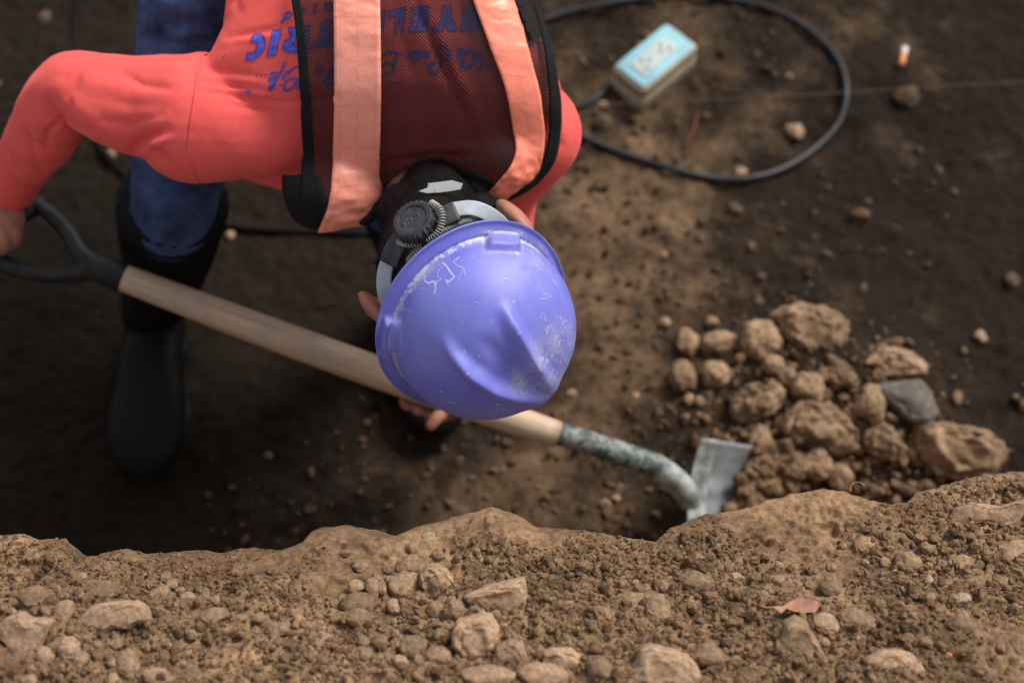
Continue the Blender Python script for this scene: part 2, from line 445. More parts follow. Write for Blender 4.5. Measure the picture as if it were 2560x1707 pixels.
# open black mesh fabric: real see-through holes
m, N, L, B = newmat('black_net_fabric')
tc = N.new('ShaderNodeTexCoord'); s = N.new('ShaderNodeSeparateXYZ'); L.new(tc.outputs['UV'], s.inputs[0])
cu = math_(N, L, 'COSINE', math_(N, L, 'MULTIPLY', s.outputs[0], math.pi / 3.9)); cv = math_(N, L, 'COSINE', math_(N, L, 'MULTIPLY', s.outputs[1], math.pi / 4.6))
h = math_(N, L, 'GREATER_THAN', math_(N, L, 'MULTIPLY', cu, cv), .13)
tr = N.new('ShaderNodeBsdfTransparent'); mx = N.new('ShaderNodeMixShader'); L.new(h, mx.inputs[0]); L.new(B.outputs[0], mx.inputs[1]); L.new(tr.outputs[0], mx.inputs[2])
L.new(mx.outputs[0], N['Material Output'].inputs['Surface']); B.inputs['Base Color'].default_value = (.022, .014, .014, 1); B.inputs['Roughness'].default_value = .8
B.inputs['Specular IOR Level'].default_value = .2; M['net'] = m

# printed ink: blue with watery mottling
M['ink'] = plain('blue_print_ink', (.085, .105, .50), .7, .2, None, 0, .5, 160)
M['ink_edge'] = plain('purple_print_outline', (.20, .02, .24), .7, .2, None, 0, .1)
# shaft wood
m, N, L, B = newmat('worn_ash_wood')
tc = N.new('ShaderNodeTexCoord'); mp = N.new('ShaderNodeMapping'); L.new(tc.outputs['UV'], mp.inputs[0]); mp.inputs['Scale'].default_value = (14, 4, 1)
nz = N.new('ShaderNodeTexNoise'); nz.inputs['Scale'].default_value = 1; nz.inputs['Detail'].default_value = 6; L.new(mp.outputs[0], nz.inputs[0])
n2 = noise(N, L, 16, 6, .6)
c = ramp(N, L, nz.outputs[0], [(.3, (.40, .26, .16)), (.65, (.62, .45, .31))]).outputs[0]
c = mixc(N, L, ramp(N, L, n2.outputs[0], [(.42, (0, 0, 0)), (.75, (1, 1, 1))]).outputs[0], c, (.38, .31, .25))
L.new(c, B.inputs['Base Color']); B.inputs['Roughness'].default_value = .6; bump(N, L, B, nz.outputs[0], .0006, .6); M['wood'] = m
# flaking socket paint
m, N, L, B = newmat('flaking_green_black_paint')
n = noise(N, L, 38, 8, .8, dist=.1); n2 = noise(N, L, 110, 5, .6)
c = ramp(N, L, n.outputs[0], [(.36, (.016, .022, .026)), (.48, (.045, .075, .075)), (.56, (.24, .26, .24)), (.68, (.22, .165, .13))]).outputs[0]
L.new(c, B.inputs['Base Color']); B.inputs['Roughness'].default_value = .6; bump(N, L, B, n2.outputs[0], .001, .7); M['socket'] = m
# leaf
m, N, L, B = newmat('dry_leaf'); n = noise(N, L, 60, 6, .6)
L.new(ramp(N, L, n.outputs[0], [(.3, (.27, .115, .070)), (.7, (.47, .235, .155))]).outputs[0], B.inputs['Base Color']); B.inputs['Roughness'].default_value = .7
bump(N, L, B, n.outputs[0], .0015, .7); M['leaf'] = m

# ------------------------------------------------------------------ the bank (near edge of the trench)
CREST = [(-1500, 1330), (-600, 1345), (0, 1333), (60, 1330), (100, 1345), (160, 1340), (185, 1362), (210, 1385), (250, 1380), (290, 1370), (320, 1365), (370, 1380), (480, 1368), (560, 1375), (600, 1362), (700, 1368),
         (755, 1350), (778, 1322), (800, 1312), (860, 1305), (940, 1318), (990, 1332), (1040, 1312), (1120, 1290), (1180, 1275), (1230, 1258), (1290, 1280), (1340, 1310), (1420, 1318), (1500, 1325), (1580, 1340),
         (1640, 1347), (1668, 1322), (1680, 1312), (1720, 1300), (1760, 1280), (1850, 1270), (1920, 1245), (1990, 1225), (2060, 1217), (2110, 1222), (2160, 1238), (2230, 1255), (2270, 1250), (2300, 1225), (2370, 1205), (2440, 1185), (2560, 1172), (3200, 1150), (4200, 1180)]
BS = .62; BY0 = .70; BZ0 = .56
def plane_hit(px, py):
    d = V(px, py, 1.0) - C0                       # z = BZ0 + BS*(BY0-y)
    t = (BZ0 + BS * BY0 - HC) / (d[2] + BS * d[1]); return C0 + d * t
cw = np.array([plane_hit(*p) for p in CREST])
def crest_y(x): return np.interp(x, cw[:, 0], cw[:, 1])
def bank_z(x, y):
    z = BZ0 + BS * (BY0 - y); z = .93 - np.log1p(np.exp((.93 - z) * 14)) / 14      # levels off at ground height
    return z
def bank_relief(x, y):
    q = crest_y(x) - y
    r = .024 * fbm2(x * 7, y * 9, 3, 3) + .014 * fbm2(x * 22, y * 28, 4, 9, .6)
    c1 = 1 - np.abs(fbm2(x * 55, y * 60, 3, 21)) * 2.2
    r = r + .0060 * c1 + .0034 * fbm2(x * 190, y * 200, 3, 31, .65)
    return r * sstep(-.01, .05, q) + (.0025 * fbm2(x * 120, y * 130, 3, 41)) * (1 - sstep(0, .05, q)) - .006 * np.exp(-np.clip(q, 0, 9) / .008) 
xs = np.r_[np.linspace(-6, -.75, 60)[:-1], np.linspace(-.75, .75, 720), np.linspace(.75, 6, 60)[1:]]
qs = np.r_[np.linspace(3.5, .5, 20)[:-1], np.linspace(.5, 0, 250)]
X, Q = np.meshgrid(xs, qs); Y = crest_y(X) + 0.004 * fbm2(X * 60, X * 0 + 3.3, 4, 77, .6) - Q
Z = bank_z(X, Y) + bank_relief(X, Y)
dn = np.linspace(0.02, 1, 40)
XF = np.repeat(xs[None], len(dn), 0); zc = Z[-1]
YF = Y[-1][None] + (.008 * np.sqrt(dn)[:, None] - .05 * np.sin(dn * 3.0)[:, None] * .8 + .10 * dn[:, None] ** 2) + .012 * fbm2(XF * 18, dn[:, None] * 9, 4, 5) * sstep(0, .2, dn)[:, None]
ZF = zc[None] * (1 - dn[:, None]) - .03 * dn[:, None]
Pb = np.concatenate([np.stack([X, Y, Z], -1), np.stack([XF, YF, ZF], -1)], 0)
nr = Pb.shape[0]; bv = Pb.reshape(-1, 3); bf = grid_faces(nr, len(xs))
bank = tag(mk('bank', bv, bf, M['bank'], base=(0, 0, 0)), kind='structure')
BB = BVHTree.FromPolygons([tuple(p) for p in Pb[19:, 50:-50].reshape(-1, 3)], [tuple(int(i) for i in q) for q in grid_faces(nr - 19, len(xs) - 100)])

# ------------------------------------------------------------------ trench floor and ground to the horizon
xs2 = np.r_[-160, -60, -20, np.linspace(-6, -1.3, 30), np.linspace(-1.28, 1.5, 420), np.linspace(1.55, 6, 30), 20, 60, 160]
ys2 = np.r_[-160, -60, -20, -6, -2, -.5, .2, np.linspace(.55, 2.9, 420), np.linspace(2.95, 6, 40), 20, 60, 160]
X2, Y2 = np.meshgrid(xs2, ys2)
edge = np.maximum(np.abs(X2) - 5.0, Y2 - 3.9 + .15 * np.sin(X2 * 1.7))
def floor_z(x, y):
    pile = .085 * np.exp(-(((x - .53) / .20) ** 2 + ((y - 1.19) / .15) ** 2))
    return .022 * fbm2(x * 3, y * 3, 3, 61) + .012 * fbm2(x * 13, y * 13, 4, 71, .6) + .005 * fbm2(x * 60, y * 60, 3, 81) + pile
Z2 = floor_z(X2, Y2) + .93 * sstep(0, .7, edge) + np.where(Y2 < .4, -.10, 0)
far = np.hypot(X2, Y2) > 15; Z2 = np.where(far, .93, Z2)
Z2 = np.where((Y2 < .3) & (~far), -.1, Z2); Z2 = np.where((Y2 < -5), .90, Z2)
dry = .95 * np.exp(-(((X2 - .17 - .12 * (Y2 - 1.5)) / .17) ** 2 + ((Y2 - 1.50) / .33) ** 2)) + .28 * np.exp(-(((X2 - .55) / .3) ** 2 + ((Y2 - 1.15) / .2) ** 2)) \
    + .40 * np.exp(-(((X2 - .0) / .35) ** 2 + ((Y2 - 1.0) / .15) ** 2)) + .26 * np.exp(-(((X2 - .45) / .5) ** 2 + ((Y2 - 2.2) / .7) ** 2)) + .03  # mask painting the lit dusty pool pale, shaded floor and heap gaps dark
dry = np.where(edge > .3, 1, dry)  # dry holds painted light: high is lit and dusty, low is shaded
tag(mk('trench_floor', np.stack([X2, Y2, Z2], -1).reshape(-1, 3), grid_faces(len(ys2), len(xs2)), M['floor'], base=(0, 0, 0), attr={'dry': dry.ravel()}), kind='structure')  # 'dry' attribute carries the painted light and shade of the floor
def on_floor(px, py, lift=0):
    z = 0.0
    for _ in range(5):
        p = at_z(px, py, z + lift); z = float(floor_z(np.array([p[0]]), np.array([p[1]]))[0])
    return at_z(px, py, z + lift)

# ------------------------------------------------------------------ crumbs (uncountable): one joined mesh each
def ico(sub):
    t = (1 + 5 ** .5) / 2
    v = [(-1, t, 0), (1, t, 0), (-1, -t, 0), (1, -t, 0), (0, -1, t), (0, 1, t), (0, -1, -t), (0, 1, -t), (t, 0, -1), (t, 0, 1), (-t, 0, -1), (-t, 0, 1)]
    f = [(0, 11, 5), (0, 5, 1), (0, 1, 7), (0, 7, 10), (0, 10, 11), (1, 5, 9), (5, 11, 4), (11, 10, 2), (10, 7, 6), (7, 1, 8), (3, 9, 4), (3, 4, 2), (3, 2, 6), (3, 6, 8), (3, 8, 9), (4, 9, 5), (2, 4, 11), (6, 2, 10), (8, 6, 7), (9, 8, 1)]
    v = [np.array(p) / np.linalg.norm(p) for p in v]
    for _ in range(sub):
        mid = {}; nf = []
        def md(a, b):
            k = (min(a, b), max(a, b))
            if k not in mid: p = v[a] + v[b]; v.append(p / np.linalg.norm(p)); mid[k] = len(v) - 1
            return mid[k]
        for a, b, c in f: ab, bc, ca = md(a, b), md(b, c), md(c, a); nf += [(a, ab, ca), (b, bc, ab), (c, ca, bc), (ab, bc, ca)]
        f = nf
    return np.array(v), np.array(f)
ICO = {k: ico(k) for k in range(5)}
def crumbs(pos, rad, sub, jit=.28, seed=1):
    b, f = ICO[sub]; n = len(pos); rg = np.random.default_rng(seed)
    K_ = 24; tmpl = []
    for k in range(K_):
        D = rg.normal(size=(9, 3)); D /= np.linalg.norm(D, axis=1)[:, None]; lim = rg.uniform(.55, .92, 9); dd = b @ D.T
        cut = np.minimum(np.where(dd > .15, lim[None] / np.maximum(dd, .15), 9).min(1), 1.1)
        tmpl.append(b * (cut * (1 + .25 * fbm3(b * 2.2 + k * 5.3, 3, k)) * (1 + rg.uniform(-jit, jit, len(b)) * .35))[:, None] * np.array([1.1, rg.uniform(.7, 1.1), rg.uniform(.6, 1)]))
    tmpl = np.array(tmpl)
    ax = rg.normal(size=(n, 4)); ax /= np.linalg.norm(ax, axis=1)[:, None]; w_, x_, y_, z_ = ax.T
    R = np.stack([1 - 2 * (y_ ** 2 + z_ ** 2), 2 * (x_ * y_ - z_ * w_), 2 * (x_ * z_ + y_ * w_), 2 * (x_ * y_ + z_ * w_), 1 - 2 * (x_ ** 2 + z_ ** 2), 2 * (y_ * z_ - x_ * w_), 2 * (x_ * z_ - y_ * w_), 2 * (y_ * z_ + x_ * w_), 1 - 2 * (x_ ** 2 + y_ ** 2)], -1).reshape(n, 3, 3)
    P = tmpl[rg.integers(0, K_, n)] @ R * rad[:, None, None] * 1.15 + pos[:, None]
    F = f[None] + (np.arange(n) * len(b))[:, None, None]
    return P.reshape(-1, 3), F.reshape(-1, 3)
def bank_scatter(n, rmin, rmax, pw, seed, thr):
    rg = np.random.default_rng(seed); x = rg.uniform(-.66, .66, n * 3); q = rg.uniform(.002, .47, n * 3); y = crest_y(x) - q
    d = fbm2(x * 6 + 3, y * 8, 3, 101) * 1.2 + .35 * fbm2(x * 40, y * 40, 2, 111) + .55 * sstep(.0, .07, q)
    k = np.where(d > thr + rg.uniform(-.2, .2, n * 3))[0][:n]; x, y, q = x[k], y[k], q[k]
    r = rmin + (rmax - rmin) * rg.random(len(k)) ** pw; r *= .55 + .45 * sstep(0, .08, q)
    z = bank_z(x, y) + bank_relief(x, y) + r * .25
    return np.stack([x, y, z], -1), r
p, r = bank_scatter(26000, .0012, .0030, 1.6, 201, .10); v, f = crumbs(p, r, 0, .2, 5)
tag(mk('fine_crumbs', v, f, M['grain'], base=(0, 0, 0), smooth=False), 'fine dark brown soil crumbs strewn over the bank in front', 'soil crumbs', kind='stuff')
p, r = bank_scatter(7500, .0025, .0062, 2.6, 202, .30); v, f = crumbs(p, r, 1, .16, 6)
tag(mk('coarse_crumbs', v, f, M['grain'], base=(0, 0, 0), smooth=False), 'coarser brown soil lumps lying in drifts on the bank', 'soil lumps', kind='stuff')
rg = np.random.default_rng(303); n = 15000
x = rg.uniform(-1.0, 1.2, n); y = rg.uniform(.75, 2.6, n); dn_ = fbm2(x * 3, y * 3, 3, 120) + .9 * np.exp(-(((x - .2) / .3) ** 2 + ((y - 1.5) / .5) ** 2)) + 1.2 * np.exp(-(((x - .52) / .22) ** 2 + ((y - 1.17) / .17) ** 2))
dn_ = dn_ - .30 * sstep(0, -.5, x) - .35 * sstep(.6, .9, x); k = dn_ > rg.uniform(-.05, 1.1, n); x, y = x[k], y[k]; r = .002 + .008 * rg.random(len(x)) ** 4
v, f = crumbs(np.stack([x, y, floor_z(x, y) + r * .3], -1), r, 0, .2, 8)
tag(mk('floor_crumbs', v, f, M['fgrain'], base=(0, 0, 0), smooth=False), 'loose brown crumbs scattered over the trench floor behind the bank', 'soil crumbs', kind='stuff')
n = 620; x = rg.normal(.50, .13, n); y = rg.normal(1.08, .09, n); r = .003 + .009 * rg.random(n) ** 2.2
k = (y > .88) & (x > .22) ; x, y, r = x[k], y[k], r[k]; hp_ = np.stack([x, y, floor_z(x, y) + r * .4], -1)
ex_ = []; er_ = []
for _ in range(420):
    a_, b_ = rg.uniform(1800, 2080), rg.uniform(1110, 1345)
    if a_ < 1905 - (b_ - 1110) * .50 + rg.normal(0, 8): continue
    t_ = rg.uniform(.004, .014); ex_.append(V(a_, b_, 2.160 + .07 * (a_ - 1733) / 257 - t_ * rg.uniform(.2, 1.6))); er_.append(t_)
hp_ = np.vstack([hp_, np.array(ex_)]); r = np.r_[r, er_]
v, f = crumbs(hp_, r, 2, .3, 9)
tag(mk('heap_rubble', v, f, M['grain'], base=(0, 0, 0)), 'small soil rubble filling the heap of clods beside the blade', 'rubble', kind='stuff')

# ------------------------------------------------------------------ clods and stones, each its own thing
def clod(name, label, cat, c, ax, mat, seed, sub=3, amp=.22, facet=0.0, group=None, rot=0.0):
    b, f = ICO[sub]; p = b.copy()
    n1 = fbm3(p * 1.3 + seed * 3.7, 2, seed); n2 = fbm3(p * 4.1 + seed, 5, seed + 9, .72)
    r = 1 + amp * 1.5 * n1 + amp * .62 * n2
    if facet:
        rg = np.random.default_rng(seed); D = rg.normal(size=(11, 3)); D /= np.linalg.norm(D, axis=1)[:, None]
        lim = rg.uniform(.62, .9, 11); dd = p @ D.T; cut = np.where(dd > .15, lim[None] / np.maximum(dd, .15), 9).min(1)
        r = r * (1 - facet) + facet * np.minimum(cut, 1.05) * (1 + .10 * n2)
    P = p * r[:, None]; ca, sa = math.cos(rot), math.sin(rot)
    P = P * np.array(ax)[None]; P = np.stack([P[:, 0] * ca - P[:, 1] * sa, P[:, 0] * sa + P[:, 1] * ca, P[:, 2]], -1) + np.asarray(c)[None]
    o = mk(name, P, f, mat); tag(o, label, cat, group); return o

def ct(ox, oy, k, L): return [(ox + a / k, oy + b / k) for a, b in L]
hp = lambda *L: ct(1560, 700, 2.352, L)
b3 = lambda *L: ct(0, 1200, 2.735, L)
b4 = lambda *L: ct(800, 1200, 2.613, L)
b5 = lambda *L: ct(1660, 1150, 2.613, L)
OUTL = {
 'largest rounded brown boulder': hp((850, 210), (930, 160), (1030, 130), (1150, 150), (1250, 190), (1300, 250), (1300, 330), (1280, 440), (1200, 500), (1080, 480), (980, 400), (900, 300)),
 'pale tan arched clod': hp((1390, 490), (1440, 450), (1500, 400), (1600, 395), (1700, 430), (1760, 490), (1780, 550), (1640, 570), (1560, 580), (1500, 590), (1480, 540), (1440, 500)),
 'flat grey stone slab': hp((1420, 620), (1560, 600), (1740, 580), (1790, 640), (1850, 780), (1800, 840), (1690, 840), (1620, 800), (1560, 740), (1490, 680)),
 'big crumbly clod with a hollow': hp((910, 850), (960, 760), (1040, 700), (1130, 710), (1240, 740), (1310, 830), (1370, 880), (1360, 990), (1230, 1035), (1150, 1010), (1060, 980), (970, 960)),
 'large rough earth block': hp((1690, 850), (1780, 830), (1860, 840), (2000, 850), (2100, 880), (2200, 940), (2240, 1000), (2210, 1090), (2150, 1160), (1900, 1170), (1780, 1130), (1730, 1050), (1700, 960)),
 'broad brown clod left': hp((640, 700), (720, 620), (780, 600), (830, 630), (870, 580), (940, 650), (950, 720), (880, 790), (760, 830), (660, 840), (620, 780)),
 'pointed tan clod below': hp((1190, 560), (1240, 510), (1280, 470), (1340, 530), (1380, 600), (1350, 630), (1260, 620), (1200, 600)),
 'rounded brown clod between': hp((1390, 900), (1440, 850), (1510, 830), (1570, 870), (1640, 980), (1600, 1050), (1520, 1060), (1440, 1030), (1390, 970)),
 'triangular pale pink rock': b4((930, 745), (1080, 690), (1220, 660), (1340, 630), (1352, 700), (1350, 880), (1280, 915), (1220, 900), (1150, 850), (1080, 860), (1010, 830), (960, 790)),
 'sharp-edged faceted clod': b4((650, 600), (700, 560), (760, 545), (820, 580), (895, 660), (880, 710), (800, 745), (740, 770), (690, 730), (655, 680)),
 'big rough pitted pink clod': b4((870, 960), (900, 910), (1000, 890), (1060, 870), (1120, 880), (1175, 960), (1170, 1040), (1110, 1150), (1000, 1190), (930, 1150), (860, 1070)),
 'large flat pinkish slab': b3((510, 980), (590, 890), (640, 850), (760, 830), (950, 820), (1020, 870), (1040, 950), (960, 960), (900, 1010), (780, 1010), (680, 1060), (600, 1030), (540, 1020)),
 'big ragged pinkish clod': b3((0, 980), (70, 920), (150, 895), (200, 940), (300, 940), (370, 960), (340, 1040), (310, 1120), (320, 1170), (240, 1200), (200, 1250), (90, 1220), (60, 1120), (0, 1060)),
 'broad reddish slab': b5((1300, 1300), (1400, 1250), (1520, 1230), (1620, 1260), (1700, 1360), (1660, 1440), (1500, 1456), (1380, 1420), (1330, 1370)),
 'tall cone of packed earth': b5((780, 1050), (850, 1010), (920, 1040), (1000, 1180), (1060, 1290), (1150, 1400), (1100, 1456), (760, 1456), (710, 1300), (720, 1200), (770, 1130)),
 'large pale smooth stone': b4((2090, 1100), (2160, 1070), (2300, 1100), (2420, 1150), (2500, 1280), (2450, 1345), (2050, 1345), (1980, 1300), (2060, 1180)),
 'tall brown clod right': b4((1110, 1180), (1150, 1080), (1240, 1040), (1330, 1060), (1370, 1180), (1340, 1240), (1240, 1270), (1130, 1240)),
 'oval pink clod': b4((1440, 1120), (1520, 1095), (1650, 1100), (1750, 1180), (1760, 1260), (1650, 1285), (1560, 1210), (1470, 1170)),
 'smooth slanting stone': b5((1910, 860), (1980, 780), (2130, 735), (2140, 800), (2080, 860), (1990, 890)),
 'wide pale slab': b5((1830, 430), (1900, 310), (2060, 280), (2200, 300), (2352, 250), (2400, 330), (2352, 420), (2200, 450), (2050, 400), (1930, 470)),
}
def outline_clod(name, label, cat, poly, w, depth, mat, seed, sub=4, rough=.10, flat=.55, group=None, sink=.3):
    """a clod with a given outline across the line of sight and a rounded, broken depth"""
    b, f = ICO[sub]; pl = np.array(densify(poly, 3)); cx, cy = pl.mean(0)
    ang = np.arctan2(pl[:, 1] - cy, pl[:, 0] - cx); rad = np.hypot(pl[:, 0] - cx, pl[:, 1] - cy); o = np.argsort(ang)
    ta = np.arctan2(b[:, 1], b[:, 0]); R = np.interp(ta, ang[o], rad[o], period=2 * math.pi)
    n1 = fbm3(b * 2.0 + seed * 3.1, 3, seed); n2 = fbm3(b * 5.0 + seed * 1.7, 4, seed + 5, .72)
    hz = np.hypot(b[:, 0], b[:, 1]); cr = np.clip(hz, 0, 1) ** .62
    z = np.sign(b[:, 2]) * np.abs(b[:, 2]) ** flat * (1 + .35 * n1) ; rr = 1 + rough * .7 * n2
    cen = V(cx, cy, w + depth * sink); k = K * w
    P = cen[None] + (b[:, 0] / (hz + 1e-9) * cr * R * k * rr)[:, None] * RGT - (b[:, 1] / (hz + 1e-9) * cr * R * k * rr)[:, None] * UPV - ((z * (1 + rough * 1.6 * n2)) * depth)[:, None] * FWD
    return tag(mk(name, P, f[:, ::-1], mat), label, cat, group)
def outl(lb):
    for k_ in OUTL:
        if lb.startswith(k_): return OUTL[k_]
    return None
HEAP = [  # px, py, half width px, half height px, material, facet, rot, label
 (2040, 823, 82, 66, 'clod', .4, -.5, 'largest rounded brown boulder at the top of the clod heap'),
 (1719, 855, 26, 32, 'clod', .2, 0, 'small oval clod at the far left corner of the heap'),
 (1798, 857, 42, 30, 'clod', .2, .2, 'dull flat clod between the far left clod and the round crumbly one'),
 (1900, 853, 46, 43, 'clod', .2, .2, 'round crumbly clod just left of the largest boulder'),
 (1709, 942, 32, 37, 'clod', .2, 0, 'oval tan clod, leftmost in the second row of the heap'),
 (1792, 938, 30, 34, 'clod', .3, 0, 'squarish tan clod beside the leftmost oval one in the second row'),
 (2236, 904, 80, 42, 'pink', .4, -.1, 'pale tan arched clod resting above the grey slab'),
 (2262, 1000, 92, 55, 'grey', .8, -.5, 'flat grey stone slab in the right side of the heap'),
 (2104, 938, 40, 38, 'clod', .4, .3, 'pointed tan clod below the largest boulder'),
 (2021, 972, 38, 36, 'clod', .2, 0, 'round knobbly clod sitting on the big crumbly middle clod'),
 (1896, 1006, 68, 56, 'clod', .2, .1, 'broad brown clod left of the big crumbly middle clod'),
 (2045, 1068, 98, 70, 'clod', .3, -.2, 'big crumbly clod with a hollow in the middle of the heap'),
 (2202, 1104, 56, 52, 'clod', .2, .3, 'rounded brown clod between the big middle clod and the large end block'),
 (2395, 1122, 116, 74, 'clod', .6, -.2, 'large rough earth block at the right end of the heap'),
 (2176, 1015, 38, 42, 'clod', .3, .2, 'reddish lump against the left side of the grey slab'),
 (1904, 1117, 34, 46, 'clod', .3, .2, 'upright clod next to the top corner of the shovel blade'),
 (1843, 1163, 29, 30, 'clod', .3, 0, 'small pale clod lying on the shovel blade'),
 (1990, 1168, 40, 36, 'clod', .3, .1, 'brown clod below the big crumbly middle clod'),
 (2040, 1156, 36, 38, 'clod', .2, .4, 'dull clod squeezed under the right of the big middle clod'),
 (2092, 1186, 32, 32, 'clod', .5, 0, 'wedge shaped dark clod at the foot of the heap'),
 (1853, 1214, 24, 28, 'clod', .3, 0, 'small clod at the blade just above the bank'),
 (1968, 942, 22, 22, 'clod', .2, 0, 'small dull lump left of the knobbly round clod'),
 (1934, 912, 24, 22, 'clod', .2, 0, 'dark little lump under the round crumbly clod'),
 (2108, 1060, 24, 26, 'clod', .2, 0, 'small lump at the right shoulder of the big middle clod'),
 (1780, 805, 16, 14, 'clod', .2, 0, 'little pale clod above the dull flat clod'),
 (1935, 797, 16, 14, 'clod', .2, 0, 'little clod touching the left of the largest boulder'),
 (1722, 1000, 12, 15, 'pink', .2, 0, 'tiny pale clod below the leftmost oval one'),
 (1750, 1002, 14, 13, 'pink', .2, 0, 'tiny round pale clod right of the other tiny pale one'),
 (1935, 1170, 20, 26, 'pink', .2, .3, 'small pinkish lump right of the clod on the blade'),
 (1662, 808, 13, 13, 'pink', .2, 0, 'pale pebble on the floor left above the heap'),
]
for i, (px, py, hx, hy, mt, fc, ro, lb) in enumerate(HEAP):
    hx *= 1.10; hy *= 1.10; fc = max(fc, .4)
    p = on_floor(px, py, 0); w_ = proj(p)[2][0]; sx = hx * K * w_; sz = min(sx, hy * K * w_) * 1.0
    sy = hy * K * w_ * 1.0
    c = V(px, py, w_ - sz * .55); ol = outl(lb)
    if ol:
        outline_clod('clod' if mt != 'grey' else 'stone_slab', lb, 'stone' if mt == 'grey' else 'clod', ol, w_ - sz * .35, sz * (.9 if mt != 'grey' else .5), M[mt], 400 + i, 4, .24 if mt != 'grey' else .05, .6, 'clods in the heap by the shovel' if mt != 'grey' else None); continue
    clod('clod' if mt != 'grey' else 'stone_slab', lb, 'stone' if mt == 'grey' else 'clod', c, (sx, sy * 1.05, sz), M[mt], 400 + i, 4, .34, fc, 'clods in the heap by the shovel' if mt != 'grey' else None, ro)
LOOSE = [(1988, 335, 22, 26, 'pink', 'tan pebble lying inside the cable loop'), (1506, 266, 16, 9, 'pink', 'flat pale pebble just right of the coral shoulder'),
         (1507, 312, 24, 20, 'fgrain', 'dull brown lump below the flat pale pebble'), (1852, 435, 16, 14, 'pink', 'pale pebble touching the bottom of the cable loop'),
         (577, 590, 12, 12, 'pink', 'pale pebble on the dark floor below the vest corner'), (2262, 250, 34, 24, 'fgrain', 'flat brown clod on the floor under the cigarette butt'),
         (1972, 193, 10, 10, 'clod', 'tiny pebble above the string inside the cable loop'), (2450, 842, 16, 16, 'pink', 'tan pebble alone on the dark floor right of the heap'),
         (2530, 705, 18, 20, 'fgrain', 'brown pebble at the right edge above the heap'), (1835, 530, 22, 15, 'fgrain', 'dull pebble on the floor below the cable loop'),
         (1512, 1262, 18, 12, 'clod', 'small clod on the floor just behind the bank crest'), (1540, 1245, 12, 10, 'pink', 'pale crumb on the floor left of the shovel neck'),
         (1430, 985, 12, 10, 'pink', 'pale crumb right of the helmet above the shaft end'), (1590, 990, 9, 9, 'pink', 'pale crumb between the helmet and the heap'),
         (277, 388, 14, 14, 'clod', 'dull pebble beside the jeans under the coral sleeve'), (113, 48, 16, 20, 'fgrain', 'brown pebble in the far left corner'),
         (2148, 545, 28, 16, 'fgrain', 'low brown lump on the bare floor below the cable'), (1660, 640, 12, 10, 'clod', 'small lump on the pale lit dusty patch')]
for i, (px, py, hx, hy, mt, lb) in enumerate(LOOSE):
    p = on_floor(px, py); w_ = proj(p)[2][0]; sx = hx * K * w_
    clod('pebble', lb, 'pebble', p + np.array([0, 0, sx * .3]), (sx, hy * K * w_ * 1.1, sx * .7), M[mt], 600 + i, 3, .36, .4)
